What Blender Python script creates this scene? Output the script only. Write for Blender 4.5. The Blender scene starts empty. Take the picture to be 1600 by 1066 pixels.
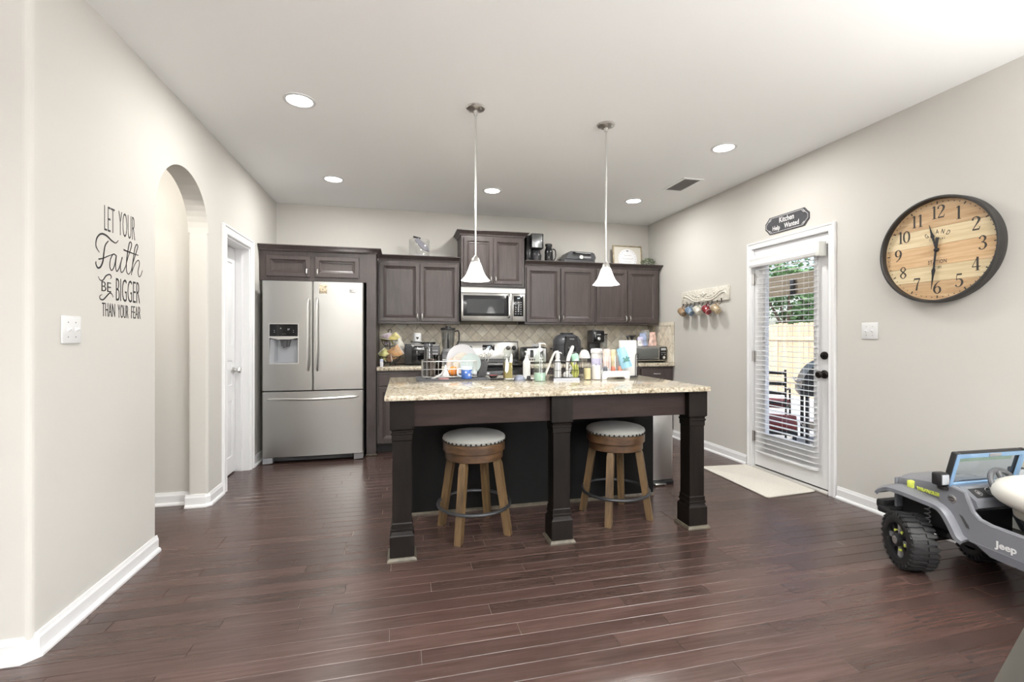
import bpy, bmesh, math, random
from mathutils import Matrix, Vector
random.seed(7)
SC = bpy.context.scene
COL = SC.collection
R = math.radians
PI = math.pi

# ------------------------------------------------------------------ camera
cam = bpy.data.cameras.new('camera')
cam.sensor_width = 36.0
cam.lens = 719.94 / 1600 * 36
cam.shift_y = -6.76 / 1600
cam.clip_start = 0.05
camo = bpy.data.objects.new('camera', cam)
COL.objects.link(camo)
camo.location = (0, 0, 1.2342)
camo.rotation_euler = (R(90), 0, -0.2334)
SC.camera = camo

# ------------------------------------------------------------------ world, sun, added window light, exposure
SC.view_settings.view_transform = 'Standard'
SC.view_settings.look = 'None'
SC.view_settings.gamma = 1.0
SC.view_settings.use_curve_mapping = False
SC.view_settings.exposure = 0.37
world = bpy.data.worlds.new('world')
SC.world = world
world.use_nodes = True
wn = world.node_tree
wn.nodes.clear()
wo = wn.nodes.new('ShaderNodeOutputWorld')
wb = wn.nodes.new('ShaderNodeBackground')
sky = wn.nodes.new('ShaderNodeTexSky')
sky.sky_type = 'NISHITA'
sky.sun_disc = False
sky.sun_elevation = R(50)
sky.sun_rotation = R(200)
sky.air_density = 1.0
sky.dust_density = 3.0
wb.inputs['Strength'].default_value = 0.36
wn.links.new(sky.outputs[0], wb.inputs[0])
wn.links.new(wb.outputs[0], wo.inputs[0])


def light(name, kind, loc, energy, rot=(0, 0, 0), color=(1, 1, 1), **kw):
    l = bpy.data.lights.new(name, kind)
    l.energy = energy
    l.color = color
    for k, v in kw.items():
        setattr(l, k, v)
    o = bpy.data.objects.new(name, l)
    o.location = loc
    o.rotation_euler = rot
    COL.objects.link(o)
    return o


light('sun', 'SUN', (8, 3, 8), 4.5, (R(52), 0, R(-130)), (1, .96, .9), angle=R(2))
# added area lights standing in for daylight at the added, unseen windows
DAY = (0.97, 0.985, 1.0)
light('added_window_fill', 'AREA', (-1.45, -3.93, 1.5), 6, (R(90), 0, 0), DAY, shape='RECTANGLE', size=.38, size_y=1.7)
light('added_window_fill', 'AREA', (3.165, -1.9, 1.5), 130, (R(90), 0, R(90)), DAY, shape='RECTANGLE', size=1.9, size_y=1.7)
light('added_window_fill', 'AREA', (-4.13, -2.3, 1.5), 14, (R(90), 0, R(-90)), DAY, shape='RECTANGLE', size=1.9, size_y=1.7)
CAN_W = 14.0       # each recessed can
PEND_W = 2.6       # each pendant bulb

# ------------------------------------------------------------------ helpers
def setk(o, kind):
    o['kind'] = kind
    return o


def tag(o, label, cat, group=None):
    o['label'] = label
    o['category'] = cat
    if group:
        o['group'] = group
    return o


def thing(name, label, cat, loc=(0, 0, 0), rz=0.0, group=None):
    o = bpy.data.objects.new(name, None)
    o.empty_display_size = 0.05
    o.location = loc
    o.rotation_euler = (0, 0, rz)
    COL.objects.link(o)
    return tag(o, label, cat, group)


def copy_tree(o, parent=None):
    c = o.copy()
    COL.objects.link(c)
    c.parent = parent
    for ch in list(o.children):
        copy_tree(ch, c)
    return c


def dup(root, loc, rz=None, label=None, group=None):
    c = copy_tree(root)
    c.location = loc
    if rz is not None:
        c.rotation_euler = (0, 0, rz)
    if label:
        c['label'] = label
    if group:
        c['group'] = group
    return c


def FRAME(kind, o=(0, 0, 0)):
    ax = {'front': ((1, 0, 0), (0, 0, 1), (0, -1, 0)), 'right': ((0, -1, 0), (0, 0, 1), (-1, 0, 0)),
          'left': ((0, 1, 0), (0, 0, 1), (1, 0, 0)), 'up': ((1, 0, 0), (0, 1, 0), (0, 0, 1))}[kind]
    m = Matrix.Identity(4)
    for i in range(3):
        for j in range(3):
            m[j][i] = ax[i][j]
        m[i][3] = o[i]
    return m


class G:
    def __init__(s, M=None):
        s.bm = bmesh.new()
        s.M = M or Matrix.Identity(4)

    def v(s, p):
        return s.bm.verts.new(s.M @ Vector(p))

    def f(s, vs):
        try:
            return s.bm.faces.new(vs)
        except ValueError:
            return None

    def box(s, x0, x1, y0, y1, z0, z1, b=0.0, seg=2):
        vs = [s.v((x, y, z)) for z in (z0, z1) for y in (y0, y1) for x in (x0, x1)]
        fs = [s.f([vs[i] for i in q]) for q in ((0, 2, 3, 1), (4, 5, 7, 6), (0, 1, 5, 4), (2, 6, 7, 3), (0, 4, 6, 2), (1, 3, 7, 5))]
        if b > 0:
            es = list({e for f in fs for e in f.edges})
            bmesh.ops.bevel(s.bm, geom=es, offset=b, segments=seg, profile=0.5, affect='EDGES')
        return s

    def prism(s, pts, axis, a, b):
        def P(p, t):
            return {'x': (t, p[0], p[1]), 'y': (p[0], t, p[1]), 'z': (p[0], p[1], t)}[axis]
        A = [s.v(P(p, a)) for p in pts]
        B = [s.v(P(p, b)) for p in pts]
        n = len(pts)
        s.f(A[::-1])
        s.f(B)
        for i in range(n):
            s.f([A[i], A[(i + 1) % n], B[(i + 1) % n], B[i]])
        return s

    def rings(s, rs, closed=True, cap0=True, cap1=True, loop=False):
        V = [[s.v(p) for p in r] for r in rs]
        n = len(V[0])
        m = len(V)
        for i in range(m if loop else m - 1):
            A, B = V[i], V[(i + 1) % m]
            for j in range(n if closed else n - 1):
                s.f([A[j], A[(j + 1) % n], B[(j + 1) % n], B[j]])
        if not loop:
            if cap0:
                s.f(V[0][::-1])
            if cap1:
                s.f(V[-1])
        return s

    def lathe(s, prof, n=24, c=(0, 0, 0), axis='z', cap0=True, cap1=True):
        def P(r, t, a):
            x, y = r * math.cos(a), r * math.sin(a)
            return {'z': (c[0] + x, c[1] + y, c[2] + t), 'y': (c[0] + x, c[1] + t, c[2] + y), 'x': (c[0] + t, c[1] + x, c[2] + y)}[axis]
        return s.rings([[P(max(r, 1e-4), t, 2 * PI * k / n) for k in range(n)] for r, t in prof], cap0=cap0, cap1=cap1)

    def tube(s, pts, r, n=8, loop=False, caps=True):
        pts = [Vector(p) for p in pts]
        m = len(pts)
        rs = []
        up = None
        for i in range(m):
            a = pts[(i - 1) % m] if (loop or i > 0) else pts[i]
            b = pts[(i + 1) % m] if (loop or i < m - 1) else pts[i]
            t = (b - a).normalized()
            if up is None:
                ref = Vector((0, 0, 1)) if abs(t.z) < .9 else Vector((1, 0, 0))
                up = t.cross(ref).normalized()
            up = (up - t * up.dot(t)).normalized()
            w = t.cross(up)
            rr = r[i] if isinstance(r, (list, tuple)) else r
            rs.append([pts[i] + (up * math.cos(2 * PI * k / n) + w * math.sin(2 * PI * k / n)) * rr for k in range(n)])
        return s.rings(rs, loop=loop, cap0=caps, cap1=caps)

    def cyl(s, p0, p1, r0, r1=None, n=16):
        return s.tube([p0, p1], [r0, r0 if r1 is None else r1], n)

    def ell(s, c, rx, ry=None, rz=None, u=16, w=10):
        ry = rx if ry is None else ry
        rz = rx if rz is None else rz
        rs = []
        for i in range(w + 1):
            t = -PI / 2 + PI * i / w
            k = max(math.cos(t), 1e-3)
            rs.append([(c[0] + rx * k * math.cos(2 * PI * j / u), c[1] + ry * k * math.sin(2 * PI * j / u), c[2] + rz * math.sin(t)) for j in range(u)])
        return s.rings(rs)

    def rrect(s, x0, x1, z0, z1, levels):
        """nested rectangles in the XZ plane: levels = [(inset, y)...], capped at the last"""
        rs = [[(x0 + i, y, z0 + i), (x1 - i, y, z0 + i), (x1 - i, y, z1 - i), (x0 + i, y, z1 - i)] for i, y in levels]
        return s.rings(rs)

    def sweep(s, path, prof, side=1, loop=False):
        """profile (offset, z) swept along a plan polyline; offset goes to the left (side=1) or right (-1) of travel"""
        n = len(path)
        rs = []
        for i in range(n):
            p = Vector(path[i])
            d0 = (p - Vector(path[i - 1])).normalized() if (i > 0 or loop) else None
            d1 = (Vector(path[(i + 1) % n]) - p).normalized() if (i < n - 1 or loop) else None
            d0 = d0 or d1
            d1 = d1 or d0
            n0 = Vector((-d0.y, d0.x)) * side
            n1 = Vector((-d1.y, d1.x)) * side
            m = (n0 + n1).normalized()
            k = 1 / max(m.dot(n0), .3)
            rs.append([(p.x + m.x * o * k, p.y + m.y * o * k, z) for o, z in prof])
        return s.rings(rs, loop=loop)

    def obj(s, name, mat, parent=None, smooth=True, ang=28):
        bmesh.ops.recalc_face_normals(s.bm, faces=s.bm.faces[:])
        me = bpy.data.meshes.new(name)
        s.bm.to_mesh(me)
        s.bm.free()
        if smooth:
            me.polygons.foreach_set('use_smooth', [True] * len(me.polygons))
            me.set_sharp_from_angle(angle=R(ang))
        me.materials.append(mat)
        o = bpy.data.objects.new(name, me)
        COL.objects.link(o)
        o.parent = parent
        return o


def spline(pts, k=6, loop=False):
    """Catmull-Rom through tuples of any length"""
    n = len(pts)
    out = []
    rng = range(n if loop else n - 1)
    for i in rng:
        g = lambda j: pts[j % n] if loop else pts[min(max(j, 0), n - 1)]
        p0, p1, p2, p3 = g(i - 1), g(i), g(i + 1), g(i + 2)
        for q in range(k):
            t = q / k
            out.append(tuple(.5 * (2 * b + (c - a) * t + (2 * a - 5 * b + 4 * c - d) * t * t + (3 * b - a - 3 * c + d) * t ** 3) for a, b, c, d in zip(p0, p1, p2, p3)))
    if not loop:
        out.append(tuple(pts[-1]))
    return out


def ribbon(g, pts, th=.0012, k=6, smooth=True):
    """pen stroke: (x, y, width) in the plane of g.M, raised by th"""
    P = spline(pts, k) if smooth else pts
    rs = []
    for i, (x, y, w) in enumerate(P):
        a = P[max(i - 1, 0)]
        b = P[min(i + 1, len(P) - 1)]
        dx, dy = b[0] - a[0], b[1] - a[1]
        l = math.hypot(dx, dy) or 1
        nx, ny = -dy / l * w / 2, dx / l * w / 2
        rs.append([(x + nx, y + ny, 0), (x - nx, y - ny, 0), (x - nx, y - ny, th), (x + nx, y + ny, th)])
    g.rings(rs)


def text(name, body, mat, parent, M, size=.1, xs=1.0, th=.001, bold=0.0, spacing=1.0, align='CENTER'):
    cu = bpy.data.curves.new('t', 'FONT')
    cu.body = body
    cu.size = size
    cu.align_x = align
    cu.align_y = 'BOTTOM_BASELINE'
    cu.extrude = th
    cu.offset = bold
    cu.space_character = spacing
    cu.resolution_u = 3
    to = bpy.data.objects.new('t', cu)
    COL.objects.link(to)
    bpy.context.view_layer.update()
    me = bpy.data.meshes.new_from_object(to.evaluated_get(bpy.context.evaluated_depsgraph_get()))
    bpy.data.objects.remove(to)
    bpy.data.curves.remove(cu)
    me.transform(M @ Matrix.Diagonal((xs, 1, 1, 1)))
    me.materials.clear()
    me.materials.append(mat)
    me.name = name
    o = bpy.data.objects.new(name, me)
    COL.objects.link(o)
    o.parent = parent
    return o


# ------------------------------------------------------------------ materials
MATS = {}


def mat(name, color, rough=.5, metal=0.0, spec=.5, emit=None, estr=0.0, noise=0.0, nscale=30, bump=0.0, bscale=200, coat=0.0, stretch=(1, 1, 1), sheen=0.0, trans=0.0, alpha=1.0):
    m = bpy.data.materials.new(name)
    m.use_nodes = True
    nt = m.node_tree
    p = nt.nodes['Principled BSDF']
    p.inputs['Base Color'].default_value = (*color, 1)
    p.inputs['Roughness'].default_value = rough
    p.inputs['Metallic'].default_value = metal
    p.inputs['Specular IOR Level'].default_value = spec
    p.inputs['Coat Weight'].default_value = coat
    p.inputs['Coat Roughness'].default_value = .1
    p.inputs['Sheen Weight'].default_value = sheen
    p.inputs['Transmission Weight'].default_value = trans
    p.inputs['Alpha'].default_value = alpha
    if emit:
        p.inputs['Emission Color'].default_value = (*emit, 1)
        p.inputs['Emission Strength'].default_value = estr
    if noise or bump:
        tc = nt.nodes.new('ShaderNodeTexCoord')
        mp = nt.nodes.new('ShaderNodeMapping')
        mp.inputs['Scale'].default_value = stretch
        nt.links.new(tc.outputs['Object'], mp.inputs[0])
    if noise:
        n = nt.nodes.new('ShaderNodeTexNoise')
        n.inputs['Scale'].default_value = nscale
        n.inputs['Detail'].default_value = 4
        nt.links.new(mp.outputs[0], n.inputs['Vector'])
        r = nt.nodes.new('ShaderNodeValToRGB')
        lo = tuple(max(c * (1 - noise), 0) for c in color)
        hi = tuple(min(c * (1 + noise), 1) for c in color)
        r.color_ramp.elements[0].position = .3
        r.color_ramp.elements[1].position = .7
        r.color_ramp.elements[0].color = (*lo, 1)
        r.color_ramp.elements[1].color = (*hi, 1)
        nt.links.new(n.outputs['Fac'], r.inputs[0])
        nt.links.new(r.outputs[0], p.inputs['Base Color'])
    if bump:
        n2 = nt.nodes.new('ShaderNodeTexNoise')
        n2.inputs['Scale'].default_value = bscale
        n2.inputs['Detail'].default_value = 3
        nt.links.new(mp.outputs[0], n2.inputs['Vector'])
        bp = nt.nodes.new('ShaderNodeBump')
        bp.inputs['Strength'].default_value = bump
        bp.inputs['Distance'].default_value = .002
        nt.links.new(n2.outputs['Fac'], bp.inputs['Height'])
        nt.links.new(bp.outputs[0], p.inputs['Normal'])
    MATS[name] = m
    return m


def clear_glass(name, tint=(1, 1, 1), gloss=.1):
    m = bpy.data.materials.new(name)
    m.use_nodes = True
    nt = m.node_tree
    nt.nodes.clear()
    out = nt.nodes.new('ShaderNodeOutputMaterial')
    t = nt.nodes.new('ShaderNodeBsdfTransparent')
    t.inputs[0].default_value = (*tint, 1)
    gl = nt.nodes.new('ShaderNodeBsdfGlossy')
    gl.inputs['Roughness'].default_value = .03
    fr = nt.nodes.new('ShaderNodeLayerWeight')
    fr.inputs['Blend'].default_value = .5
    pw = nt.nodes.new('ShaderNodeMath')
    pw.operation = 'POWER'
    pw.inputs[1].default_value = 4.0
    nt.links.new(fr.outputs['Facing'], pw.inputs[0])
    ad = nt.nodes.new('ShaderNodeMath')
    ad.operation = 'MULTIPLY_ADD'
    ad.inputs[1].default_value = .75
    ad.inputs[2].default_value = .02 + gloss * .12
    mx = nt.nodes.new('ShaderNodeMixShader')
    nt.links.new(pw.outputs[0], ad.inputs[0])
    nt.links.new(ad.outputs[0], mx.inputs[0])
    nt.links.new(t.outputs[0], mx.inputs[1])
    nt.links.new(gl.outputs[0], mx.inputs[2])
    nt.links.new(mx.outputs[0], out.inputs[0])
    return m


def ramp(nt, stops):
    r = nt.nodes.new('ShaderNodeValToRGB')
    while len(r.color_ramp.elements) < len(stops):
        r.color_ramp.elements.new(.5)
    for e, (pos, c) in zip(r.color_ramp.elements, stops):
        e.position = pos
        e.color = (*c, 1)
    return r


def wood(name, dark, mid, lite, rough=.35, scale=(1.5, 22, 22), world_co=False, rand=.0, coat=0.0, bump=.15, spec=.5, rvar=.1):
    """grain streaks along local X (or world X)"""
    m = bpy.data.materials.new(name)
    m.use_nodes = True
    nt = m.node_tree
    p = nt.nodes['Principled BSDF']
    if world_co:
        co = nt.nodes.new('ShaderNodeNewGeometry').outputs['Position']
    else:
        co = nt.nodes.new('ShaderNodeTexCoord').outputs['Object']
    oi = nt.nodes.new('ShaderNodeObjectInfo')
    gi = nt.nodes.new('ShaderNodeNewGeometry')
    add = nt.nodes.new('ShaderNodeMath')
    nt.links.new(oi.outputs['Random'], add.inputs[0])
    nt.links.new(gi.outputs['Random Per Island'], add.inputs[1])
    wnz = nt.nodes.new('ShaderNodeTexWhiteNoise')
    wnz.noise_dimensions = '1D'
    nt.links.new(add.outputs[0], wnz.inputs['W'])
    off = nt.nodes.new('ShaderNodeVectorMath')
    off.operation = 'SCALE'
    off.inputs['Scale'].default_value = 9.0 if rand else 0.0
    nt.links.new(wnz.outputs['Color'], off.inputs[0])
    va = nt.nodes.new('ShaderNodeVectorMath')
    nt.links.new(co, va.inputs[0])
    nt.links.new(off.outputs[0], va.inputs[1])
    mp = nt.nodes.new('ShaderNodeMapping')
    mp.inputs['Scale'].default_value = scale
    nt.links.new(va.outputs[0], mp.inputs[0])
    n = nt.nodes.new('ShaderNodeTexNoise')
    n.inputs['Scale'].default_value = 1.6
    n.inputs['Detail'].default_value = 7
    n.inputs['Roughness'].default_value = .65
    n.inputs['Distortion'].default_value = 1.2
    nt.links.new(mp.outputs[0], n.inputs['Vector'])
    r = ramp(nt, [(.3, dark), (.5, mid), (.72, lite)])
    nt.links.new(n.outputs['Fac'], r.inputs[0])
    hs = nt.nodes.new('ShaderNodeHueSaturation')
    mr = nt.nodes.new('ShaderNodeMapRange')
    mr.inputs['To Min'].default_value = 1 - rand
    mr.inputs['To Max'].default_value = 1 + rand
    nt.links.new(wnz.outputs['Value'], mr.inputs['Value'])
    nt.links.new(mr.outputs[0], hs.inputs['Value'])
    nt.links.new(r.outputs[0], hs.inputs['Color'])
    nt.links.new(hs.outputs[0], p.inputs['Base Color'])
    rr = nt.nodes.new('ShaderNodeMapRange')
    rr.inputs['To Min'].default_value = rough - rvar
    rr.inputs['To Max'].default_value = rough + rvar
    nt.links.new(n.outputs['Fac'], rr.inputs['Value'])
    nt.links.new(rr.outputs[0], p.inputs['Roughness'])
    p.inputs['Specular IOR Level'].default_value = spec
    p.inputs['Coat Weight'].default_value = coat
    p.inputs['Coat Roughness'].default_value = .12
    bp = nt.nodes.new('ShaderNodeBump')
    bp.inputs['Strength'].default_value = bump
    bp.inputs['Distance'].default_value = .002
    nt.links.new(n.outputs['Fac'], bp.inputs['Height'])
    nt.links.new(bp.outputs[0], p.inputs['Normal'])
    return m


def granite(name):
    m = bpy.data.materials.new(name)
    m.use_nodes = True
    nt = m.node_tree
    p = nt.nodes['Principled BSDF']
    tc = nt.nodes.new('ShaderNodeTexCoord')
    a = nt.nodes.new('ShaderNodeTexNoise')
    a.inputs['Scale'].default_value = 55
    a.inputs['Detail'].default_value = 6
    a.inputs['Roughness'].default_value = .7
    b = nt.nodes.new('ShaderNodeTexNoise')
    b.inputs['Scale'].default_value = 7
    b.inputs['Detail'].default_value = 3
    c = nt.nodes.new('ShaderNodeTexVoronoi')
    c.inputs['Scale'].default_value = 120
    for x in (a, b, c):
        nt.links.new(tc.outputs['Object'], x.inputs['Vector'])
    r1 = ramp(nt, [(.33, (.10, .075, .05)), (.43, (.40, .345, .265)), (.53, (.60, .555, .46)), (.68, (.78, .755, .69))])
    nt.links.new(a.outputs['Fac'], r1.inputs[0])
    r2 = ramp(nt, [(.35, (.76, .70, .60)), (.65, (1, .98, .94))])
    nt.links.new(b.outputs['Fac'], r2.inputs[0])
    mx = nt.nodes.new('ShaderNodeMix')
    mx.data_type = 'RGBA'
    mx.blend_type = 'MULTIPLY'
    mx.inputs['Factor'].default_value = .7
    nt.links.new(r1.outputs[0], mx.inputs['A'])
    nt.links.new(r2.outputs[0], mx.inputs['B'])
    r3 = ramp(nt, [(.0, (.25, .2, .15)), (.16, (1, 1, 1))])
    nt.links.new(c.outputs['Distance'], r3.inputs[0])
    mx2 = nt.nodes.new('ShaderNodeMix')
    mx2.data_type = 'RGBA'
    mx2.blend_type = 'MULTIPLY'
    mx2.inputs['Factor'].default_value = .6
    nt.links.new(mx.outputs['Result'], mx2.inputs['A'])
    nt.links.new(r3.outputs[0], mx2.inputs['B'])
    nt.links.new(mx2.outputs['Result'], p.inputs['Base Color'])
    p.inputs['Roughness'].default_value = .1
    p.inputs['Specular IOR Level'].default_value = .6
    return m


def steel(name, color=(.46, .455, .44), rough=.28, grain=(5, 5, .25), bump=.004):
    m = mat(name, color, rough, 1.0)
    nt = m.node_tree
    p = nt.nodes['Principled BSDF']
    tc = nt.nodes.new('ShaderNodeTexCoord')
    mp = nt.nodes.new('ShaderNodeMapping')
    mp.inputs['Scale'].default_value = grain
    n = nt.nodes.new('ShaderNodeTexNoise')
    n.inputs['Scale'].default_value = 4
    n.inputs['Detail'].default_value = 4
    nt.links.new(tc.outputs['Object'], mp.inputs[0])
    nt.links.new(mp.outputs[0], n.inputs['Vector'])
    mr = nt.nodes.new('ShaderNodeMapRange')
    mr.inputs['To Min'].default_value = rough
    mr.inputs['To Max'].default_value = rough
    nt.links.new(n.outputs['Fac'], mr.inputs['Value'])
    nt.links.new(mr.outputs[0], p.inputs['Roughness'])
    return m


WALL = mat('wall_paint', (.565, .548, .512), .85, spec=.25, bump=.08, bscale=350)
CEIL = mat('ceiling_paint', (.92, .93, .925), .9, spec=.2, bump=.05, bscale=300)
TRIM = mat('white_trim_paint', (.78, .78, .785), .35)
PLANK = wood('dark_oak_planks', (.046, .026, .0215), (.064, .038, .032), (.084, .052, .044), .26, (1.3, 20, 1), True, .19, bump=.006, rvar=.02)
FBASE = mat('floor_joint', (.34, .28, .24), .6)
CAB = wood('espresso_cabinet', (.044, .033, .031), (.060, .046, .043), (.078, .061, .057), .34, (9, 9, 1.2), bump=.03, rvar=.05)
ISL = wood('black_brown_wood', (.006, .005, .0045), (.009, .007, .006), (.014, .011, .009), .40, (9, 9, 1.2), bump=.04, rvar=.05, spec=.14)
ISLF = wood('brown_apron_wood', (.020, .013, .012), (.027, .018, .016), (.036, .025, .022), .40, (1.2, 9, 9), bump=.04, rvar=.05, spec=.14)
SHOE = mat('worn_shoe_moulding', (.085, .072, .052), .5, noise=.3)
GRAN = granite('speckled_granite')
STEEL = steel('brushed_steel')
CHROME = mat('polished_chrome', (.8, .8, .8), .12, 1.0)
NICKEL = mat('satin_nickel', (.66, .65, .63), .28, 1.0)
BLACK = mat('black_plastic', (.012, .012, .013), .35)
BLKG = mat('black_glass', (.006, .006, .007), .06)
BLKM = mat('black_matte', (.02, .02, .021), .6)
DGREY = mat('dark_grey_plastic', (.06, .06, .065), .4)
MGREY = mat('mid_grey_plastic', (.25, .25, .26), .4)
WHITE = mat('white_plastic', (.70, .70, .70), .35)
GLASS = clear_glass('clear_glass')
GLASSG = clear_glass('smoky_plastic', (.75, .77, .78), .3)
BRONZE = mat('dark_bronze', (.03, .026, .024), .35, .8)
TILE = mat('tumbled_tile', (.50, .44, .34), .45, noise=.22, nscale=14, bump=.25, bscale=90)
GROUT = mat('grout', (.30, .26, .20), .9)
# ------------------------------------------------------------------ the room
XL, XR, YB, H = -1.378, 3.235, 5.647, 2.74
WT = .128
XF, YF = -4.2, -4.0          # far left and rear walls of the living room behind the camera


def S(o, label=None):
    setk(o, 'structure')
    if label:
        o['label'] = label
    return o


# floor: joint-coloured base with individual planks laid on it
g = G()
g.box(XF - .1, XR + .1, YF - .1, YB + .1, -.12, -.0035)
floor = S(g.obj('floor', FBASE), 'dark reddish brown hardwood plank floor')
PW = .0826
fw = (math.sin(.2334), math.cos(.2334))


def inview(x, y):
    d = x * fw[0] + y * fw[1]
    if d < .3:
        return None
    u = 800 + 719.94 * (x * fw[1] - y * fw[0]) / d
    vv = 526.24 + 719.94 * 1.2342 / d
    return d if (-30 < u < 1630 and vv < 1085) else None


cand, rest = [], []
rr = random.Random(3)
nrow = int((YB - YF) / PW) + 1
for k in range(nrow):
    y0 = YB - (k + 1) * PW
    x = XF - rr.random() * 1.2
    while x < XR:
        L = rr.choice((.45, .6, .75, .9, 1.05, 1.2, 1.35))
        a, b = max(x, XF), min(x + L, XR)
        x += L
        if b - a < .03:
            continue
        ds = [inview(a + (b - a) * q / 4, y0 + PW / 2) for q in range(5)]
        ds = [d for d in ds if d]
        if ds:
            cand.append((min(ds), a, b, y0))
        else:
            rest.append((a, b, y0))
cand.sort()


def plank(g, a, b, y0):
    e, t = .0008, .0013
    z0 = -.0035
    g.rings([[(a + e, y0 + e, z0), (b - e, y0 + e, z0), (b - e, y0 + PW - e, z0), (a + e, y0 + PW - e, z0)],
             [(a + e, y0 + e, -t), (b - e, y0 + e, -t), (b - e, y0 + PW - e, -t), (a + e, y0 + PW - e, -t)],
             [(a + e + t, y0 + e + t, 0), (b - e - t, y0 + e + t, 0), (b - e - t, y0 + PW - e - t, 0), (a + e + t, y0 + PW - e - t, 0)]], cap0=False)


for d, a, b, y0 in cand[:300]:
    g = G()
    plank(g, a, b, y0)
    g.obj('plank', PLANK, floor, smooth=False)
g = G()
for d, a, b, y0 in cand[300:]:
    plank(g, a, b, y0)
for a, b, y0 in rest:
    plank(g, a, b, y0)
setk(g.obj('plank_field', PLANK, floor, smooth=False), 'stuff')

g = G()
g.box(XF - .1, XR + .15, YF - .1, YB + .15, H, H + .1)
S(g.obj('ceiling', CEIL), 'flat white painted ceiling')

g = G()
g.box(-2.75, XR + .15, YB, YB + .13, -.12, H)
S(g.obj('wall_back', WALL), 'greige back wall above the cabinets')

# right wall with the patio door opening
DY0, DY1, DZ = 2.905, 3.735, 2.075
g = G()
g.box(XR, XR + .15, YF - .1, -2.88, -.12, H)
g.box(XR, XR + .15, -.92, DY0, -.12, H)
g.box(XR, XR + .15, -2.88, -.92, -.12, .62)
g.box(XR, XR + .15, -2.88, -.92, 2.38, H)
g.box(XR, XR + .15, DY1, YB, -.12, H)
g.box(XR, XR + .15, DY0, DY1, DZ, H)
S(g.obj('wall_right', WALL), 'greige wall with the patio door and round clock')


def rounded(poly, rad):
    """round the corners of a plan polygon whose radius is > 0"""
    out = []
    n = len(poly)
    for i, (p, r) in enumerate(zip(poly, rad)):
        if r == 0:
            out.append(p)
            continue
        P = Vector(p)
        a = (Vector(poly[i - 1]) - P).normalized()
        b = (Vector(poly[(i + 1) % n]) - P).normalized()
        A, B = P + a * r, P + b * r
        for q in range(7):
            t = q / 6
            w = A * (1 - t) ** 2 + P * 2 * t * (1 - t) + B * t * t
            out.append((w.x, w.y))
    return out


# left wall: rounded outer corner, arch into the hall, pantry door opening
NY = 2.132
AY0, AY1 = 3.051, 3.777
PY0, PY1, PZ = 4.114, 4.716, 2.054
XI = XL - WT
g = G()
for z0, z1, rd_ in ((-.12, 1.985, .02), (1.985, H, 0)):
    g.prism(rounded([(XL, NY), (XL, AY0), (XI, AY0), (XI, NY + .128), (XI - .002, NY)], [.028, rd_, rd_, 0, 0]), 'z', z0, z1)
    g.prism(rounded([(XL, AY1), (XL, PY0), (XI, PY0), (XI, AY1)], [rd_, 0, 0, rd_]), 'z', z0, z1)
g.box(XI, XL, PY0, PY1, PZ, H)
g.box(XI, XL, PY1, YB, -.12, H)
ac, ar, asp = (AY0 + AY1) / 2, (AY1 - AY0) / 2, 1.985
arc = [(ac + ar * math.cos(PI * q / 28), asp + ar * .96 * math.sin(PI * q / 28)) for q in range(29)]
for q in range(28):
    (y1, z1), (y0, z0) = arc[q], arc[q + 1]
    g.prism([(y0, z0), (y1, z1), (y1, H), (y0, H)], 'x', XI, XL)
S(g.obj('wall_left', WALL, smooth=False), 'greige wall with the arched opening and lettering')
g = G()
g.box(XF - .1, XI, NY, NY + .128, -.12, H)
S(g.obj('wall_near_left', WALL), 'greige wall turning left at the rounded corner')
# the hall behind the arch
g = G()
g.box(-2.7, XI, 3.862, 3.99, -.12, H)
S(g.obj('wall_hall_back', WALL), 'cream hall wall seen through the arch')
g = G()
g.box(-2.75, -2.65, NY + .128, 4.9, -.12, H)
S(g.obj('wall_hall_left', WALL))
# pantry behind the closed door
g = G()
g.box(XI - .9, XI, 4.85, 4.95, -.12, H)
S(g.obj('wall_pantry', WALL))

# living room behind the photographer, with windows added for the fill light
def window_wall(name, horizontal, fixed, a0, a1, holes, t=.1):
    g = G()
    z0, z1 = .62, 2.38

    def bx(p, q, c, d):
        if horizontal:
            g.box(p, q, fixed - t, fixed, c, d)
        else:
            g.box(fixed - t, fixed, p, q, c, d)
    x = a0
    for h0, h1 in holes:
        bx(x, h0, -.12, H)
        bx(h0, h1, -.12, z0)
        bx(h0, h1, z1, H)
        x = h1
    bx(x, a1, -.12, H)
    return S(g.obj(name, WALL))


window_wall('wall_rear', True, YF, XF - .1, XR, [(-1.665, -1.235)])
window_wall('wall_living_left', False, XF, YF, NY + .128, [(-3.28, -1.32)])


def window(name, M, hw=.98):
    """frame, mullions and glass in a 1.96 x 1.76 opening; local X along the wall, Z up, +Y outwards"""
    g = G(M)
    for a, b, c, d in ((-hw, -hw + .05, -.88, .88), (hw - .05, hw, -.88, .88), (-hw + .05, hw - .05, -.88, -.83), (-hw + .05, hw - .05, .83, .88)) + (((-.03, .03, -.83, .83),) if hw > .5 else ()):
        g.box(a, b, .02, .09, c, d)
    w = S(g.obj(name, TRIM), 'added white framed living room window, out of view')
    for a, b in (((-hw + .05, -.03), (.03, hw - .05)) if hw > .5 else ((-hw + .05, hw - .05),)):
        g = G(M)
        g.box(a, b, .085, .09, -.83, .83)
        g.obj('pane', GLASS, w)
    return w


window('added_window_1', Matrix.Translation((-1.45, YF, 1.5)) @ Matrix.Rotation(PI, 4, 'Z'), .215)
window('added_window_2', Matrix.Translation((XR, -1.9, 1.5)) @ Matrix.Rotation(-PI / 2, 4, 'Z'))
window('added_window_3', Matrix.Translation((XF, -2.3, 1.5)) @ Matrix.Rotation(PI / 2, 4, 'Z'))

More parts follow.
